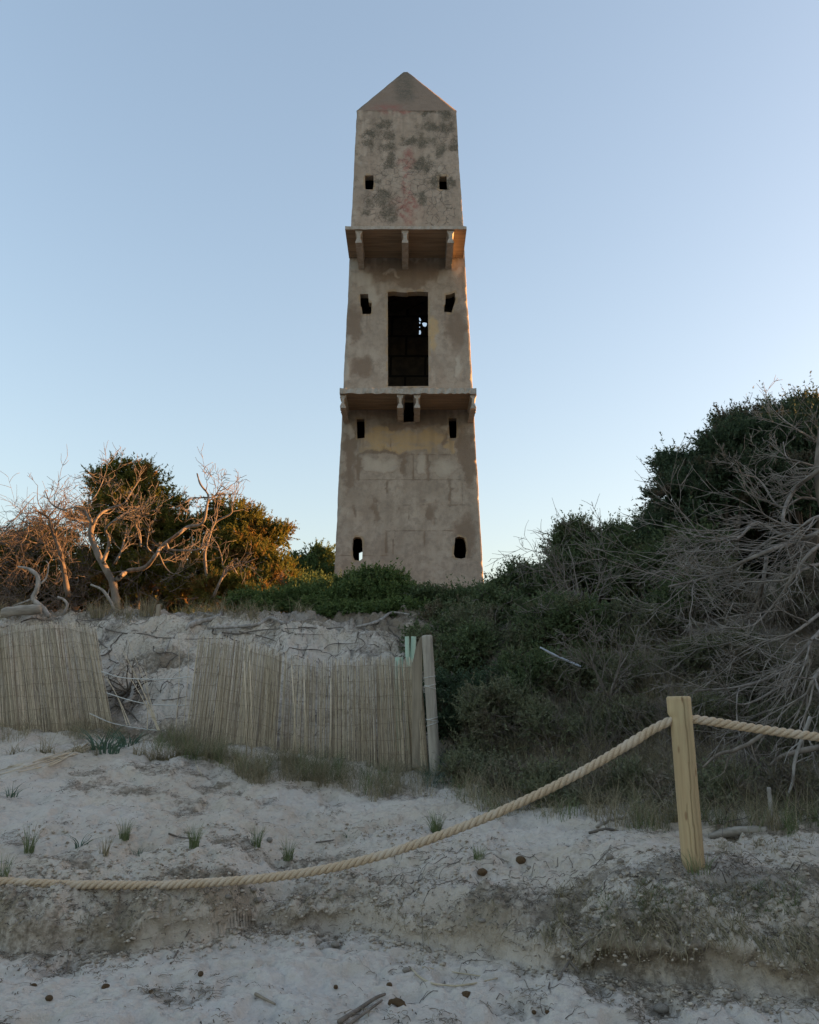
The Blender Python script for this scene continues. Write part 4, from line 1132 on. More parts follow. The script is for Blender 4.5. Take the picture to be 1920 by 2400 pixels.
grass_px('dry_grass', 6500, 400, 1040, ff([(400,1730,1765),(640,1790,1840),(800,1800,1860),(1040,1815,1880)]), .24, 302, M_dry, 'dry grass along the foot of the right reed screen', clump=75)
grass_px('green_grass', 1600, 300, 1040, ff([(300,1735,1760),(640,1790,1830),(800,1800,1850),(1040,1800,1860)]), .30, 303, M_grn, 'green grass mixed in below the right reed screen', clump=16)
grass_px('green_grass', 500, 990, 1060, ff([(990,1790,1850),(1060,1790,1860)]), .30, 304, M_sea, 'blue-green grass at the foot of the grey fence post')
grass_px('dry_grass', 9500, 1050, 1960, ff([(1050,1740,1890),(1250,1770,1915),(1500,1790,1945),(1960,1800,1950)]), .32, 305, M_dry, 'dry grass along the foot of the right slope', clump=150)
grass_px('green_grass', 2600, 1050, 1960, ff([(1050,1760,1890),(1250,1800,1930),(1500,1880,1950),(1960,1890,1960)]), .22, 306, M_grn, 'green grass in the litter at the foot of the right slope', clump=40)
grass_px('dry_grass', 5000, 1080, 1700, ff([(1080,1600,1800),(1300,1500,1800),(1700,1600,1850)]), .40, 307, M_dry, 'long dry grass growing up through the slope shrubs', clump=160, lean=(.05,.9))
grass_px('dry_grass', 2600, 1300, 1960, ff([(1300,2090,2190),(1960,2060,2230)]), .085, 308, M_dry, 'short dry grass on top of the eroded bank', lean=(.5,1.6), y0=4.4, y1=6, clump=40, wid=.003)
grass_px('green_grass', 1300, 1400, 1960, ff([(1400,2090,2170),(1960,2060,2150)]), .07, 309, M_grn, 'short green grass on top of the eroded bank', lean=(.5,1.6), y0=4.4, y1=6, clump=30, wid=.003)
grass_px('dry_grass', 2600, -20, 720, ff([(-20,1420,1448),(700,1418,1446)]), .26, 310, M_dry, 'dry grass on the left crest', clump=50, y0=9, y1=16, wid=.006)
grass_px('dry_grass', 500, 230, 900, ff([(230,1470,1660),(430,1470,1660),(470,1450,1500),(900,1450,1530)]), .10, 312, M_dry, 'wisps of dry grass on the dune face behind the screens', clump=60, y0=8, y1=14, lean=(.5,2.0))
grass_px('dry_grass', 350, 1640, 1960, ff([(1640,1975,2000),(1960,1970,2000)]), .07, 311, M_dry, 'dry grass in front of the fallen log', clump=14, y0=5.2, y1=8)
for k, (px, py, hpx, n, lab) in enumerate([(68,1997,62,60,'tuft of green grass nearest the left edge above the rope'),
    (245,2005,48,40,'thin grass tuft second from the left above the rope'), (290,1971,50,80,'dense grass tuft highest of the left three on the sand'),
    (454,1988,56,70,'spreading grass tuft in the middle of the left sand'), (601,1984,52,70,'upright grass tuft left of the small dark stone'),
    (676,2015,54,60,'slim grass tuft just above the rope, right of the stone'), (6,2059,60,40,'grass tuft cut by the left edge beside the rope'),
    (1023,1958,58,140,'thick green grass tuft just above the rising rope'), (1123,2012,36,45,'small green grass tuft under the rising rope'),
    (800,2030,22,25,'very small grass tuft under the rope in the middle')]):
    c = hit(px, py, 5.3, 10); tuft('grass_tuft', c, n, .035, hpx/FPX*c[1]*1.05, M_grn if k != 1 else M_dry, 320+k, lab, group='grass tufts on the sand', wid=.0045, lean=(.05,.55))
for k, (px, py, lab) in enumerate([(235,1758,'strap-leaved green plant at the left of the gap in the screens'), (300,1750,'strap-leaved green plant at the right of the gap in the screens'),
    (25,1868,'small dark strap-leaved plant near the left edge'), (185,1985,'flat strap-leaved plant between grass tufts'), (327,2003,'tiny wispy green plant beside the dense grass tuft'), (816,1960,'tiny leafy green plant on the sand in the middle'),
    (255,1765,'strap-leaved plant drooping over the sand below the gap')]):
    c = hit(px, py, 5.3, 11); big = k in (0,1,6)
    tuft('sea_daffodil', c, 34 if big else 20, .10 if big else .05, (.34 if big else .17 if k < 4 else .10), M_sea, 340+k, lab, 'plant', 'strap-leaved plants on the sand', wid=.017 if big else .011 if k < 4 else .006, lean=(.5,1.5))
for k, (px, py, h_, lab) in enumerate([(470,1425,.62,'tall pale marram grass clump on the crest left of the hedge'), (495,1432,.42,'shorter marram clump beside the tall one on the crest'), (345,1450,.38,'dry grass clump left of the broken stake'), (232,1450,.32,'dry grass clump behind the left screen'), (425,1420,.45,'leaning grass clump on the crest above the driftwood')]):
    c = hit(px, py, 9, 14.5); tuft('marram_grass', c, 120, .12, h_, M_dry if k in (2,3) else M_grn, 360+k, lab, 'grass clump', 'grass clumps on the crest', wid=.008, lean=(.05,.7))

# ------------------------------------------------------------------ reed screens
def reed_screen(top, bot, Yb, Yt, n, seed, label, name='reed_screen', gaps=(), wires=8, ub=(0,1)):
    """top / bot: photo polylines; Yb(px), Yt(px): distance of foot and head"""
    rng = rngs(seed); T = Tubes()
    tx = np.array([p[0] for p in top]); tyy = np.array([p[1] for p in top]); bx = np.array([p[0] for p in bot]); byy = np.array([p[1] for p in bot])
    lt = np.concatenate([[0], np.cumsum(np.hypot(np.diff(tx), np.diff(tyy)))]); lt /= lt[-1]
    lb = np.concatenate([[0], np.cumsum(np.hypot(np.diff(bx), np.diff(byy)))]); lb /= lb[-1]
    def pt(u, v, off=0):
        a = P(np.interp(u, lb, bx), np.interp(u, lb, byy), Yb(u)); b = P(np.interp(u, lt, tx), np.interp(u, lt, tyy), Yt(u))
        q = a*(1-v)+b*v
        q[1] += off + .03*math.sin(u*23)+.02*math.sin(u*61+v*3); return q
    us = np.sort(rng.rand(n))
    us = .5*us+.5*np.linspace(0,1,n)
    for u in us:
        skip = False
        for (g0, g1, pr_) in gaps:
            if g0 < u < g1 and rng.rand() < pr_: skip = True
        if skip: continue
        h0 = -.12; h1 = 1+(rng.rand()-.65)*.11
        if rng.rand() < .08: h1 -= .18*rng.rand()
        off = (rng.rand()-.5)*.02; lean = (rng.rand()-.5)*.010; n_ = 6
        q = [pt(min(1,max(0,u+lean*v)), v, off)+[(rng.rand()-.5)*.003, 0, 0] for v in np.linspace(h0, h1, n_)]
        r = .0016+.0025*rng.rand()**1.7
        T.add(q, np.linspace(r, r*.8, n_), 4)
    c = pt(.5, 0); c = foot(c[0], c[1])
    root = empty(name, c); tag(root, label, 'reed screen', 'reed screens at the foot of the dune')
    child(root, T.build('reeds', M_reed, smooth=False))
    for k in range(wires):
        v = .06+.88*k/(wires-1); W = Tubes()
        q = [pt(u, v+.006*math.sin(u*40+k)+.012*math.sin(u*9+k*2), -.016) for u in np.linspace(0,1,80)]
        W.add(q, .0017, 4); child(root, W.build('binding_wire', M_wire))
    return root
reed_screen([(-160,1480),(0,1476),(70,1465),(120,1462),(167,1463),(195,1468),(226,1476)], [(-160,1712),(0,1712),(150,1712),(270,1714)],
            lambda u: 10.15+.0*u, lambda u: 10.45, 900, 401, 'left reed screen, whole and closely woven, cut by the left edge')
reed_screen([(465,1493),(520,1495),(562,1503),(620,1518),(684,1540),(745,1550),(830,1548),(923,1545),(985,1552)],
            [(428,1760),(500,1768),(583,1778),(640,1800),(700,1815),(860,1822),(1006,1815)],
            lambda u: 9.85-.75*u, lambda u: 10.05-.85*u, 1300, 402, 'right reed screen, long and sagging with see-through gaps, tied to the grey post', gaps=((.0,.16,.25),(.16,.22,.3),(.38,.60,.62),(.60,.80,.35),(.84,.93,.3)))
# stouter canes inside the right screen
rg = rngs(410); 
for (xt, xb, y0_, y1_) in ((572,578,1530,1790),(584,590,1512,1790),(683,694,1545,1800),(775,772,1590,1800),(712,715,1560,1810),(905,905,1560,1800)):
    T = Tubes(); T.add([P(xb,y1_,9.35), P((xt+xb)/2+2,(y0_+y1_)/2,9.36), P(xt,y0_,9.38)], [.008,.008,.007], 6)
    o = T.build('cane', M_reed); tag(o, 'upright cane on the right reed screen, %s' % {572:'left one of the close pair',584:'tallest, right one of the close pair',683:'at the bend in the screen top',775:'thin one in the see-through middle',712:'just right of the bend',905:'nearest the green tubes'}[xt], 'cane', 'canes against the right screen'); setorigin(o, P(xb,y1_,9.35))
# leaning broken reeds in the gap
for k, (bx_, by_, tx_, ty_, lab) in enumerate([(372,1712,299,1496,'longest leaning reed in the gap between the screens'), (372,1712,268,1532,'leaning reed with the leftmost tip in the gap'), (374,1712,286,1524,'leaning reed second from the left in the gap'),
    (371,1712,292,1530,'leaning reed in the middle of the bundle in the gap'), (369,1712,305,1560,'short leaning reed in the gap'), (345,1712,339,1545,'thin upright reed in the middle of the gap'),
    (412,1710,419,1480,'thin upright reed by the right side of the gap'), (430,1700,442,1490,'thin upright reed beside the right screen edge'), (305,1700,243,1580,'reed crossing the left cord in the gap'), (298,1700,250,1585,'second reed crossing the left cord in the gap')]):
    T = Tubes(); a = P(bx_, by_, 9.95); b = P(tx_, ty_, 10.15); T.add(spline([a, (a+b)/2+[.02,0,.01], b], 8), np.linspace(.0055,.0025,8), 5)
    o = T.build('loose_reed', M_reed); tag(o, lab, 'reed', 'loose reeds in the gap'); setorigin(o, a)
for k, (q, lab) in enumerate([([(238,1574),(285,1588),(345,1592),(400,1591),(447,1586)], 'upper white cord strung across the gap'), ([(250,1624),(300,1640),(345,1650),(390,1653),(434,1653)], 'middle white cord strung across the gap'), ([(210,1672),(255,1692),(300,1703),(350,1710),(372,1712)], 'lowest slack cord in the gap')]):
    T = Tubes(); p_ = pxpath([(a, b, 10.05) for a, b in q], 24); T.add(p_, .0062, 5); o = T.build('cord', M_cord); tag(o, lab, 'cord', 'cords across the gap'); setorigin(o, p_[0])

# ------------------------------------------------------------------ grey post with cords, leaning board, tubes
def lathe_post(name, base, top, r, mat, sides=28, rows=40, seed=0, crack=None, topbevel=.01, headw=1.0, neck=None):
    rng = rngs(seed); base = np.array(base); top = np.array(top); ax = unit(top-base); L = np.linalg.norm(top-base)
    A = unit(np.cross(ax, [0,1,0])); B = np.cross(ax, A); an = np.arange(sides)*2*np.pi/sides
    rowsv = np.concatenate([np.linspace(0, L-topbevel, rows), [L]])
    lump = 1+(fbm(np.repeat(rowsv[:,None],sides,1)*3, np.cos(an)[None,:]*2+np.sin(an)[None,:]*3, seed+700, 3)-.5)*.05
    VV = []
    for k, z in enumerate(rowsv):
        rr = np.full(sides, r)*lump[k]
        if k == len(rowsv)-1: rr = rr-topbevel
        if neck is not None:
            zn, zw, dep = neck
            e = float(sst(z, zn, zn+.03)); c_ = 1-e if z < zn+.05 else 0
            # one side (left) shaved flat below the head
            fl = np.maximum(0, np.cos(an)-.35)*dep*(1-e)
            rr = rr*(1-fl)
        if crack:
            for (ka, z0, z1, dp) in crack:
                w = 0
                if z0 < z < z1: rr = rr - dp*(np.arange(sides) == (ka+int(round(.8*math.sin(z*9)))) % sides)
        VV.append(base+ax*z+A*(np.cos(an)*rr)[:,None]*1.0+B*(np.sin(an)*rr)[:,None])
    n = len(rowsv); VV = np.concatenate(VV+[[top+ax*.001]])
    i = np.arange(n-1)[:,None]*sides; j = np.arange(sides)[None,:]; j2 = (j+1)%sides
    FF = np.stack([i+j, i+j2, i+sides+j2, i+sides+j], -1).reshape(-1,4)
    q = np.array([[(n-1)*sides+s, (n-1)*sides+s+1, (n-1)*sides+(s+2)%sides, n*sides] for s in range(0, sides, 2)])
    o = mesh_np(name, VV, np.concatenate([FF,q]), mat, smooth=True); return o
YP = 9.05
pb = P(1021, 1815, YP); pt_ = P(1001, 1489, YP)
gp = empty('fence_post', pb); tag(gp, 'grey weathered fence post wrapped with white cord at the end of the right reed screen', 'post')
child(gp, lathe_post('post', pb, pt_, .056, M_gpost, seed=3, crack=[(7,.2,1.4,.008)]))
ax = unit(pt_-pb)
for k, (py, tl) in enumerate(((1587,.01),(1607,.015),(1611,-.02),(1684,.015),(1688,-.01),(1697,.02))):
    c = P(1001+(py-1489)*20/326., py, YP); an = np.linspace(0, 2*np.pi, 30)
    T = Tubes(); T.add(np.stack([c[0]+.060*np.cos(an), c[1]+.060*np.sin(an), c[2]+tl*np.cos(an)], -1), .0035, 5)
    child(gp, T.build('cord', M_cord))
# split leaning board
def board(name, pts, Y, th, mat, label, cat):
    bm_ = bmesh.new(); f = [P(a, b, Y) for a, b in pts]
    n = len(f); a = [bm_.verts.new(p) for p in f]; b = [bm_.verts.new(p+np.array([0,th,0])) for p in f]
    bm_.faces.new(a); bm_.faces.new(b[::-1])
    for k in range(n): bm_.faces.new((a[(k+1)%n], a[k], b[k], b[(k+1)%n]))
    bmesh.ops.recalc_face_normals(bm_, faces=bm_.faces)
    bmesh.ops.bevel(bm_, geom=list(bm_.edges), offset=.004, segments=2, affect='EDGES')
    o = finish(bm_, name, mat); tag(o, label, cat); setorigin(o, P(pts[0][0], pts[0][1], Y)); return o
board('leaning_board', [(966,1800),(966,1560),(974,1520),(984,1495),(988,1491),(990,1500),(990,1800)], 9.12, .05, M_stake, 'pointed split board leaning on the left side of the grey post', 'board')
def tube_guard(x0, x1, y0, y1, Y, lean, label):
    T = Tubes(); r = (x1-x0)/2/FPX*Y; cx_ = (x0+x1)/2
    a = P(cx_+lean, y1, Y); b = P(cx_, y0, Y)
    n = 24; an = np.arange(n)*2*np.pi/n; ax_ = unit(b-a); A = unit(np.cross(ax_, [0,1,0])); B = np.cross(ax_, A)
    prof_ = [(0,r),(1,r),(1,r*.86),(.9,r*.86)]
    VV = np.concatenate([a+(b-a)*t+A*(np.cos(an)*rr)[:,None]+B*(np.sin(an)*rr)[:,None] for t, rr in prof_])
    i = np.arange(3)[:,None]*n; j = np.arange(n)[None,:]; j2 = (j+1)%n
    FF = np.stack([i+j, i+j2, i+n+j2, i+n+j], -1).reshape(-1,4)
    o = mesh_np('plant_tube', VV, FF, M_grnpl); tag(o, label, 'tube', 'green tubes behind the screen'); return setorigin(o, a)
tube_guard(949,959,1492,1760,9.42,8,'tall narrow green tube, left of the two tall ones')
tube_guard(964,976,1492,1760,9.45,-14,'tall narrow green tube nearest the leaning board')
tube_guard(926,945,1541,1760,9.45,-2,'short wide green tube behind the reeds')

# ------------------------------------------------------------------ rope post and rope
YR = 5.2
rb = P(1625, 2045, YR); rb = np.array([rb[0], YR, gz(rb[0], YR)-.20]); rt = P(1590.5, 1632, YR)
post = lathe_post('rope_post', rb, rt, .0695, M_post, sides=96, rows=90, seed=8, topbevel=.008,
                  neck=(np.linalg.norm(rt-rb)-.125, 0, .30), crack=[(26,.25,1.2,.016),(20,.12,.55,.009),(32,.3,.7,.009),(31,.75,1.0,.006)])
tag(post, 'round pale pine post with a cracked face holding the rope', 'post'); setorigin(post, rb)
# object axis along the post: rotate data so local Z runs up the post is not needed (nearly vertical)
tuft('grass_tuft', np.array([rb[0]+.0, YR-.10, gz(rb[0], YR-.10)]), 40, .06, .17, M_grn, 380, 'thin grass blades growing at the foot of the wooden rope post', group='grass tufts on the sand', wid=.0035, lean=(.1,.8))
def rope():
    L = [(-330,2050),(-200,2066),(0,2080),(147,2087),(280,2083),(400,2075),(556,2065),(670,2052),(779,2034),(890,2006),(960,1984),(1000,1970),(1080,1940),(1160,1908),(1267,1859),(1373,1804),(1480,1741),(1530,1710),(1572,1690),(1596,1684),(1621,1685),(1680,1693),(1747,1704),(1853,1719),(1920,1727),(2050,1741),(2250,1755)]
    def Yr(px):
        X = (px-960)/FPX*5.3; return 5.2+.118*max(0, 1.65-X) if X < 1.65 else 5.2-.05*(X-1.65)
    base = np.array([P(a, b, Yr(a)) for a, b in L])
    c = spline(base, 2600)
    # keep the rope above the sand where it almost touches
    g = ground(c[:,0], c[:,1])+.022
    low = np.maximum(c[:,2], g); k = np.ones(301)/301.; c[:,2] = c[:,2]+np.convolve(np.pad(np.minimum(low-c[:,2],.09)*1.15, 150, mode='edge'), k, mode='valid')
    s = np.concatenate([[0], np.cumsum(np.linalg.norm(np.diff(c, axis=0), axis=1))])
    Tn = unit(np.gradient(c, axis=0)); A = unit(np.cross(Tn, [0,0,1.])); B = np.cross(A, Tn)
    T = Tubes()
    for q in range(3):
        ph = s/.135*2*np.pi + q*2*np.pi/3
        spl = 1+.22*np.exp(-((c[:,0]-P(1488,1738,5.2)[0])/.06)**2)+.06*(vn(s*9, s*0, 40+q)-.5)
        T.add(c + A*(np.cos(ph)*.0135)[:,None] + B*(np.sin(ph)*.0135)[:,None], .0142*spl, 8)
    o = T.build('rope', M_rope); tag(o, 'thick twisted beige rope sagging from the pine post towards both edges', 'rope'); return setorigin(o, rt)
rope()

# ------------------------------------------------------------------ driftwood and logs
def drift(name, pts, radii, label, seed, mat=M_deadw, lift=.0, cat='driftwood', group='driftwood and roots on the dune', y0=6, y1=15, forks=(), sides=8, Y=None):
    rng = rngs(seed); T = Tubes()
    def path(p):
        q = []
        for a in p:
            h_ = hit(a[0], a[1], y0, y1) if Y is None else P(a[0], a[1], Y)
            q.append(P(a[0], a[1], h_[1]-lift) if Y is None else h_)
        q = np.array(q)
        # smooth depth jumps
        if Y is None and len(q) > 2:
            ysm = np.convolve(np.pad(q[:,1],1,mode='edge'), [.25,.5,.25], mode='valid')
            q = np.array([P(a[0], a[1], y_) for a, y_ in zip(p, ysm)])
        return spline(q, len(p)*5)
    q = path(pts); rr = np.interp(np.linspace(0,1,len(q)), np.linspace(0,1,len(radii)), radii)*(1+.18*(rng.rand(len(q))-.5))
    T.add(q, rr, sides)
    for fp, fr in forks:
        f = path(fp); T.add(f, np.linspace(fr, fr*.3, len(f)), 6)
    o = T.build(name, mat, rough=.10); tag(o, label, cat, group); return setorigin(o, q[0])
drift('driftwood', [(116,1446),(100,1425),(78,1404),(86,1384),(90,1365),(86,1347),(66,1333),(42,1328)], [.035,.036,.036,.033,.028,.012], 'pale curved snag standing by the log at far left', 501, Y=12.35, forks=(([(90,1372),(108,1355),(114,1325),(108,1315)],.016),([(86,1400),(60,1410),(30,1420)],.02)))
drift('driftwood', [(151,1437),(158,1418),(150,1406),(135,1399)], [.018,.02,.015], 'small hooked stick right of the pale snag', 502, Y=12.4)
drift('driftwood', [(267,1437),(262,1415),(241,1384),(213,1370)], [.025,.022,.014], 'forked pale stick at the foot of the dead tree', 503, Y=12.6, forks=(([(252,1400),(256,1380)],.01),))
drift('driftwood', [(436,1477),(445,1466),(464,1458),(490,1452),(515,1444),(520,1428)], [.012,.045,.040,.032,.03,.012], 'thick pale driftwood piece lying on the sand above the right screen', 504, lift=.05, forks=(([(448,1448),(460,1436),(490,1440),(512,1446)],.014),([(446,1470),(446,1445),(452,1434)],.012),([(515,1446),(530,1448)],.012)))
drift('driftwood', [(487,1472),(545,1470),(603,1464),(625,1452),(640,1449),(655,1458),(675,1460),(705,1440),(725,1418),(742,1402),(770,1390),(798,1382)], [.02,.022,.026,.026,.022,.022,.016,.01], 'long bare root rising to the right along the crest', 505, lift=.10)
drift('driftwood', [(835,1470),(870,1462),(895,1452),(912,1438),(930,1436),(960,1440)], [.02,.024,.02,.01], 'bare root arching below the crest shrubs near the tower', 506, lift=.12)
drift('driftwood', [(303,1600),(312,1612),(312,1628),(303,1640),(288,1648)], [.012,.030,.036,.03,.012], 'thick curved pale driftwood seen in the gap between the screens', 507, lift=.12)
drift('driftwood', [(388,1528),(396,1505),(418,1482)], [.014,.01,.008], 'thin white stick on the sand above the gap', 508, lift=.05, group='thin sticks on the dune face')
drift('driftwood', [(1266,1517),(1300,1535),(1362,1563)], [.009,.012,.014], 'straight white pole lying in the slope shrubs', 509, M_pipe, Y=9.3, cat='pole', group=None, sides=8)
drift('driftwood', [(1664,1962),(1700,1953),(1740,1948),(1798,1947)], [.022,.033,.036,.028], 'pale fallen log on the sand behind the rope post', 510, M_log, lift=.05, y0=5.3, cat='log', group=None, sides=10)
drift('driftwood', [(1398,1938),(1425,1928),(1466,1916)], [.012,.018,.012], 'small weathered piece of wood at the slope foot left of the post', 511, M_log, lift=.04, y0=5.3, cat='wood piece', group=None)
drift('driftwood', [(1380,1952),(1420,1944),(1450,1948)], [.010,.013,.006], 'dark root lying in front of the small weathered wood piece', 512, M_root, lift=.02, y0=5.3, cat='root', group=None)
drift('driftwood', [(1795,1717),(1754,1744),(1735,1752),(1717,1760),(1682,1769),(1647,1799)], [.016,.016,.014,.012,.006], 'pale dead branch reaching down left below the right-hand rope', 513, M_dead, Y=6.6, cat='branch', group=None,
      forks=(([(1759,1739),(1768,1770),(1777,1792)],.007),([(1717,1760),(1705,1785),(1695,1812),(1660,1830)],.007),([(1735,1752),(1715,1775),(1690,1790)],.006)))
drift('driftwood', [(1900,1680),(1877,1739),(1863,1785),(1858,1832),(1845,1867)], [.014,.013,.011,.008], 'thin pale branch hanging down at the right under the rope', 514, M_deadw, Y=6.6, cat='branch', group=None, forks=(([(1860,1790),(1880,1780),(1905,1770)],.005),([(1875,1740),(1850,1760),(1838,1790)],.006)))
drift('driftwood', [(1920,1752),(1870,1762),(1830,1775),(1805,1795)], [.022,.02,.012], 'dark branch end entering from the right edge below the rope', 515, M_dead, Y=6.8, cat='branch', group=None)
drift('stake', [(1809,1965),(1807,1900),(1802,1845)], [.016,.016,.013], 'thin grey upright stake behind the fallen log', 516, M_deadw, Y=6.3, cat='stake', group=None)
T = Tubes(); q = np.array([P(5,1436,12.2),P(50,1431,12.2),P(96,1428,12.2)]); T.add(spline(q,12), [.05,.07,.078,.07,.075,.08,.072,.07,.076,.078,.07,.06], 12)
o = T.build('log', M_log, rough=.07); tag(o, 'thick grey log lying on the crest at far left', 'log'); setorigin(o, q[0])
def stakef():
    o = board('broken_stake', [(361,1474),(365,1440),(366,1417),(376,1415),(375,1440),(372,1476)], 12.0, .04, M_stake, 'short broken wooden stake upright on the crest', 'stake'); return o
stakef()
# dark exposed roots on the dune face
RT_ = [([(233,1469),(300,1485),(370,1494),(440,1498),(530,1496)],.012), ([(215,1490),(240,1510),(262,1524)],.016), ([(262,1524),(270,1505),(288,1485),(298,1474)],.013), ([(262,1524),(245,1535),(230,1546)],.014), ([(258,1524),(258,1545)],.009),
       ([(360,1515),(372,1530),(385,1530),(420,1538)],.014), ([(270,1650),(300,1665),(322,1690)],.018), ([(260,1660),(285,1640),(300,1625)],.016), ([(305,1600),(318,1620),(325,1650)],.014), ([(255,1545),(290,1555),(330,1545)],.010),
       ([(560,1480),(640,1500),(690,1520),(730,1522),(755,1528),(790,1545)],.010), ([(760,1520),(790,1508),(840,1506)],.008), ([(500,1475),(530,1490),(556,1502)],.016), ([(640,1490),(700,1486),(760,1488)],.008), ([(350,1640),(400,1640),(440,1632)],.008),
       ([(840,1480),(850,1500),(845,1520)],.010), ([(930,1500),(940,1515),(948,1530)],.016), ([(70,1465),(50,1458),(80,1450),(100,1456)],.014), ([(0,1470),(20,1466)],.012), ([(700,1470),(760,1474),(830,1470)],.012), ([(520,1482),(600,1478),(700,1473)],.013),
       ([(910,1470),(930,1490),(935,1520)],.014), ([(200,1462),(180,1452),(215,1455),(270,1457)],.009)]
RL = ['running long from the left screen top towards the right screen', 'lying from the left screen edge to the forked root', 'of the fork, prong rising to the right', 'of the fork, prong going down left', 'of the fork, short prong straight down', 'curling at the top right of the gap',
 'low in the gap, right of the curved driftwood', 'low in the gap, left of the curved driftwood', 'arched close behind the curved driftwood', 'high in the gap beside the left screen', 'stretching under the long bare root above the right screen', 'branching off right above the screen middle',
 'coming down from the thick pale driftwood', 'short and straight above the middle of the right screen', 'low in the gap beside the right screen', 'going down from the bare root under the tower', 'beside the left tall green tube', 'on the crest above the left screen', 'short, at the left edge above the screen',
 'horizontal below the crest shrubs', 'horizontal below the long bare root', 'going down to the green tubes from the shrubs', 'on the crest right of the grey log']
for k, (q, r) in enumerate(RT_):
    rk = rngs(560+k); q = [q[0]]+[w for a_, b_ in zip(q[:-1], q[1:]) for w in (((a_[0]+b_[0])/2+rk.randn()*5, (a_[1]+b_[1])/2+rk.randn()*3.5), b_)]
    drift('exposed_root', q, [r*.75, r*.7, r*.3], 'dark exposed root ' + RL[k], 520+k, M_root, lift=.03, cat='root', group='exposed roots on the dune face', sides=5)
def root_tangle():
    rng = rngs(571); T = Tubes(); b = hit(300, 1628, 8, 13); b = b+[0,-.02,.03]
    for k in range(15):
        a = k*.42+rng.rand()*.3; d = unit([math.cos(a), -.25+.3*rng.rand(), math.sin(a)*.75+.1])
        twig(T, b, d, .22+.30*rng.rand(), .013, 1, rng, wander=.35, kids=3, mink=.003, spread=.8)
    o = T.build('root_tangle', M_bark); tag(o, 'dark tangle of dead roots in the left part of the gap between the screens', 'roots'); setorigin(o, b)
root_tangle()
# foreground sticks
def gstick(pts, r, label, mat=M_dry, seed=0, y0=3.8, y1=7, name='stick', group='sticks on the beach'):
    q = np.array([hit(a, b, y0, y1) for a, b in pts])+[0,0,r*1.1]; T = Tubes(); q = spline(q, len(pts)*5); T.add(q, np.linspace(r, r*.6, len(q)), 6)
    o = T.build(name, mat); tag(o, label, 'stick', group); return setorigin(o, q[0])
M_pale = mat_wood('pale_stem', (.52,.44,.31), (.38,.31,.21), (20,20,20))
gstick([(962,2276),(985,2296),(1016,2311),(1066,2316)], .007, 'pale bent dry stem on the beach, left part of the fork', M_pale)
gstick([(1066,2316),(1110,2310),(1166,2298)], .006, 'pale dry stem running right from the bent one', M_pale)
gstick([(990,2271),(1070,2284),(1166,2296)], .005, 'straight pale dry stem above the bent one', M_pale)
gstick([(795,2405),(840,2375),(880,2348),(902,2338)], .012, 'weathered stick pointing up right at the bottom edge', M_dead)
gstick([(815,2408),(860,2378),(895,2352)], .009, 'second weathered stick beside the first at the bottom edge', M_dead)
gstick([(598,2338),(620,2352),(645,2362)], .008, 'short brown stick on the beach left of centre', M_stake)
gstick([(395,1960),(420,1966),(455,1970)], .007, 'dark twig lying above the middle grass tuft', M_root, y0=5.6, y1=9)
gstick([(740,1980),(760,1976),(782,1972)], .007, 'dark short twig on the sand right of the small stone', M_root, y0=5.6, y1=9)
gstick([(419,1706),(440,1745),(458,1790),(473,1821)], .006, 'pale cane lying down the sand from the right screen', M_pale, y0=6, y1=10.5)
gstick([(1360,2290),(1330,2250),(1352,2235)], .010, 'forked dark root on the face of the bank', M_dead)
gstick([(1310,2300),(1335,2262),(1365,2228),(1400,2195)], .009, 'long root running down the face of the bank', M_dead)
gstick([(400,2262),(425,2218),(445,2190)], .006, 'thin root hanging down the left bank', M_root)
gstick([(150,2285),(158,2262),(140,2245)], .005, 'thin twig sticking out below the left bank', M_root)
rg = rngs(600)
for k in range(13):
    x0_ = 185+rg.rand()*40; y0_ = 1742+rg.rand()*18; x1_ = 130-rg.rand()*140; y1_ = 1782+rg.rand()*20+(110-x1_)*.22
    gstick([(x0_, y0_), ((x0_+x1_)/2, (y0_+y1_)/2+rg.rand()*6), (x1_, y1_)], .006, 'brown reed lying flat in the fan left of the strap-leaved plants', M_reed, y0=6, y1=11, name='fallen_reed', group='fallen reeds in a fan')

# ------------------------------------------------------------------ balls and pebbles
def pebble_mesh(name, seed, mat, sq=(1,.85,.8), lump=.12):
    bm_ = bmesh.new(); bmesh.ops.create_icosphere(bm_, subdivisions=3, radius=1)
    rg_ = rngs(seed); off = rg_.rand(3)*20
    for v in bm_.verts:
        p = np.array(v.co); n = float(fbm(np.array([p[0]*1.6+off[0]+p[2]]), np.array([p[1]*1.6+off[1]+p[2]*.7]), seed, 3)[0])-.5
        f = 1+n*2*lump; v.co = Vector((p[0]*sq[0]*f, p[1]*sq[1]*f, p[2]*sq[2]*f))
    for f in bm_.faces: f.smooth = True
    me = bpy.data.meshes.new(name); bm_.to_mesh(me); bm_.free(); me.materials.append(mat); return me
lump = pebble_mesh('seagrass_ball', 7, M_ball, (1,.6,.55), .75)
balls = [pebble_mesh('seagrass_ball', 1, M_ball, (1,.9,.8), .16), pebble_mesh('seagrass_ball', 2, M_ball, (1,1,.7), .22)]
stones = [pebble_mesh('stone', 3, M_stone, (1,.8,.6), .15), pebble_mesh('stone', 4, M_stone, (1,.75,.75), .2), pebble_mesh('stone', 5, M_stone, (1,.9,.5), .1)]
def put(name, me, px, py, rpx, label, group, sink=.35, y0=3.8, y1=8, seed=0):
    c = hit(px, py+rpx*.4, y0, y1); r = rpx/FPX*c[1]; o = bpy.data.objects.new(name, me); COL.objects.link(o)
    r *= .86 if 'ball' in name else 1.0
    o.location = (c[0], c[1], c[2]+r*(.8-sink-.1)); o.scale = (r,r,r); o.rotation_euler = (0,0,(seed*2.4)%6.28)
    tag(o, label, 'seagrass ball' if 'ball' in name else 'stone', group); return o
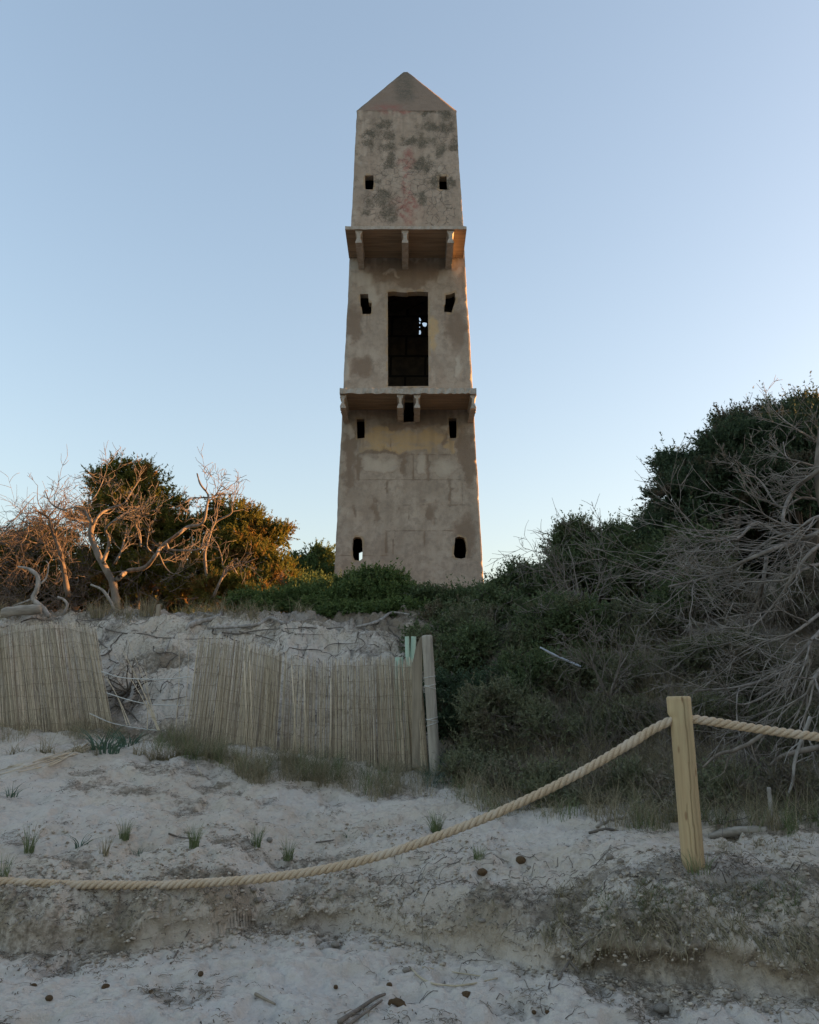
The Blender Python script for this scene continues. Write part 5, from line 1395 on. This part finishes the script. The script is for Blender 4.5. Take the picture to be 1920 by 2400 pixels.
for k, (px, py, r, lab) in enumerate([(1220,2016,13,'round brown fibre ball on the sand below the rising rope, upper of two'), (1131,2046,13,'round brown fibre ball on the sand, lower left of two under the rope'),
    (470,2287,10,'brown fibre ball on the beach below the middle of the left bank'), (114,2342,12,'brown fibre ball near the bottom left corner'), (913,2309,9,'upright brown fibre ball left of the pale stems'),
    (932,2352,26,'large ragged dark brown fibre lump at the bottom centre'), (787,2316,8,'small brown ball left of the weathered sticks'), (248,2312,12,'flattened brown fibre clump on the left beach'),
    (78,2309,9,'small brown fibre clump at the left'), (354,2327,8,'small dull brown ball on the left beach'), (1252,2376,8,'small brown pebble-like ball near the bottom, left of a pair'), (1283,2373,8,'small brown pebble-like ball near the bottom, right of a pair'),
    (1095,2335,18,'ragged brown clump below the pale bent stems')]):
    put('seagrass_ball', lump if 'ragged' in lab or 'clump' in lab else balls[k%2], px, py, r*(.8 if k > 1 else 1), lab, 'brown fibre balls on the beach', seed=k)
for k, (px, py, r, lab) in enumerate([(1551,2366,17,'broken stump-like stone at the bottom, largest on the right beach'), (632,1969,8,'small dark stone right of a grass tuft'), (604,2111,11,'pale rounded stone set in the bank just below the rope'),
    (595,2089,8,'small pale stone touching the rope, left of two'), (613,2086,6,'small pale stone touching the rope, right of two'), (534,2111,9,'brown stone in the bank left of the pale ones'), (184,2217,9,'round stone under the lip of the left bank'),
    (50,2125,9,'brown stone on the bank near the left edge'), (1400,2159,10,'brown stone on the right bank below the grass'), (1390,2130,8,'grey stone above the brown one on the right bank'), (1728,2337,11,'stone at the foot of the right bank'), (1900,2348,11,'brown stone at the foot of the bank at the right edge'),
    (1700,2350,8,'small brown stone left of the stone at the bank foot'), (1767,2284,8,'stone stuck in the middle of the right bank face'), (1130,2167,9,'brown stone in the central bank slope'), (1240,2035,7,'small brown stone right of the lower fibre ball'),
    (1430,2010,10,'flat brown stone left of the rope post'), (1455,2020,8,'flat brown stone nearest the rope post'), (785,2216,10,'stone in a small heap on the central bank, left'), (745,2212,9,'stone in a small heap on the central bank, far left'), (765,2205,7,'stone on top of the small heap in the central bank'),
    (952,2275,9,'pale brown stone left of the bent stem'), (1500,2150,8,'stone among grass on the right bank')]):
    put('stone', stones[k%3], px, py, r, lab, 'stones on the beach and bank', seed=k)

# ------------------------------------------------------------------ litter (uncountable)
def litter(n, seed):
    rng = rngs(seed); X = []; 
    # sample uniformly in image-like density
    px = rng.rand(n*6)*2000-40; Y = 4.0+ (rng.rand(n*6)**1.35)*9.0
    x = (px-960)/FPX*Y; m = dirt_shade_mask(x, Y); ys, hs, yf, zf = prof(np.clip(x,-8,8))
    w = .012+.11*sst(fbm(x*1.3, Y*2.1, 777, 3), .45, .65)+.88*m**1.1+.5*np.exp(-((Y-ys-.15)/.18)**2); w = np.where(Y > yf+.3, w*.9, w)
    k = rng.rand(n*6) < w; x = x[k][:n]; Y = Y[k][:n]; n = len(x)
    z = ground(x, Y)+.004
    L = .006+.034*rng.rand(n)**2.2; a = rng.rand(n)*np.pi*2; c = rng.randn(n)*.35
    T = Tubes(); VV = []
    t = np.array([-1,-.33,.33,1.])
    for tt_ in t:
        aa = a+c*tt_; VV.append(np.stack([x+np.cos(aa)*L*tt_, Y+np.sin(aa)*L*tt_, z+.008*rng.rand(n)+.006*(1-tt_*tt_)], -1))
    C = np.stack(VV, 1); w_ = (.0009+.0020*rng.rand(n)**1.5)
    side = np.stack([-np.sin(a), np.cos(a), np.zeros(n)], -1)[:,None,:]*w_[:,None,None]; up = np.zeros((n,4,3)); up[...,2] = w_[:,None]
    V = np.stack([C-side, C+up, C+side], 2).reshape(n, 12, 3)
    F = []
    for s in range(3):
        for e in range(2): F.append([s*3+e, s*3+e+1, s*3+3+e+1, s*3+3+e])
    FF = (np.array(F)[None]+(np.arange(n)*12)[:,None,None]).reshape(-1,4)
    o = mesh_np('seagrass_litter', V.reshape(-1,3), FF, M_deb, smooth=False); tag(o, 'dark scraps of dry seagrass and twigs scattered over the sand', 'litter', kind='stuff')
litter(42000, 701)
# root tangles hanging over the bank
def bank_roots(n, seed):
    rng = rngs(seed); T = Tubes()
    for _ in range(n):
        x = -2.7+5.3*rng.rand() if rng.rand() < .35 else .7+1.9*rng.rand()
        ys, hs, yf, zf = prof(np.array([x])); y = ys[0]+.06+.10*rng.rand()
        p = np.array([x, y, gz(x, y)+.005]); d = unit([rng.randn()*.7, -1-.3*rng.rand(), .25*rng.randn()])
        L = .05+.11*rng.rand(); q = [p]
        for s in range(5):
            d = unit(d+[rng.randn()*.3, rng.randn()*.15, -.28]); q.append(q[-1]+d*L/5)
        T.add(q, np.linspace(.0022,.0009,6), 4)
    o = T.build('roots', M_dry, smooth=False); tag(o, 'fine dry roots hanging over the edge of the eroded bank', 'roots', kind='stuff')
bank_roots(900, 702)
def twig_litter(n, seed):
    rng = rngs(seed); T = Tubes()
    for _ in range(n):
        if rng.rand() < .62:
            x = -5.5+6.0*rng.rand(); ys, hs, yf, zf = prof(np.array([x])); y = yf[0]+.1+2.6*rng.rand(); L = .10+.30*rng.rand(); r = .0025+.004*rng.rand()
            if -3.9 < x < -2.9 and rng.rand() < .6: y = yf[0]+.3+.9*rng.rand()
        else:
            x = -.2+2.9*rng.rand(); ys, hs, yf, zf = prof(np.array([x])); y = ys[0]+.27+.8*rng.rand()**1.3 if rng.rand() < .8 else ys[0]-.1-.6*rng.rand(); L = .05+.14*rng.rand(); r = .0014+.0022*rng.rand()
        a = rng.rand()*6.28; q = []
        xs = [x]; yy = [y]
        for k in range(6):
            a += rng.randn()*.35; xs.append(xs[-1]+math.cos(a)*L/6); yy.append(yy[-1]+math.sin(a)*L/6)
        g = ground(np.array(xs), np.array(yy))+.004+.018*rng.rand()*np.sin(np.linspace(0, 3.1, 7))*(rng.rand() < .5)
        T.add(np.stack([xs, yy, g], -1), np.linspace(r, r*.4, 7), 4)
    o = T.build('twig_litter', M_twigs2, smooth=False); tag(o, 'loose dead twigs strewn over the dune face and the eroded bank', 'twigs', kind='stuff')
twig_litter(1100, 703)
def clods(n, seed):
    rng = rngs(seed); k = n//2
    x = -2.9+5.8*rng.rand(n); ys, hs, yf, zf = prof(x)
    y = ys+.02+np.where(np.arange(n) < k, .45*rng.rand(n)**1.5, -.12+1.6*rng.rand(n))
    low = rng.rand(n) < .22; y = np.where(low, ys-.02-.25*rng.rand(n)**2, y)
    cl = fbm(x*2.2, y*3, 888, 3) > .40+.14*rng.rand(n); x = x[cl]; y = y[cl]; n = len(x)
    r = .003+.014*rng.rand(n)**3.2
    z = ground(x, y)+r*.25
    O = np.array([[1,0,0],[.5,.87,0],[-.5,.87,0],[-1,0,0],[-.5,-.87,0],[.5,-.87,0],[.45,.1,.8],[-.35,.35,.85],[-.1,-.45,.75],[0,0,-.6]])
    F = np.array([[0,1,6],[1,2,7],[1,7,6],[2,3,7],[3,4,8],[3,8,7],[4,5,8],[5,0,6],[5,6,8],[6,7,8],[1,0,9],[2,1,9],[3,2,9],[4,3,9],[5,4,9],[0,5,9]])
    a = rng.rand(n)*6.28; V = O[None]*(1+.5*(rng.rand(n,10,1)-.5))*r[:,None,None]
    V = V*np.array([1,1,.75])*(1+.5*(rng.rand(n,1,3)-.5))
    ca_, sa_ = np.cos(a)[:,None], np.sin(a)[:,None]
    V = np.stack([V[...,0]*ca_-V[...,1]*sa_+x[:,None], V[...,0]*sa_+V[...,1]*ca_+y[:,None], V[...,2]+z[:,None]], -1)
    FF = F[None]+(np.arange(n)*10)[:,None,None]
    o = mesh_np('sand_clods', V.reshape(-1,3), FF.reshape(-1,3), M_clod); tag(o, 'small crumbled sand clods and grit lying on and below the eroded bank', 'sand clods', kind='stuff')
clods(14000, 704)
print('done build', time.time()-T0)
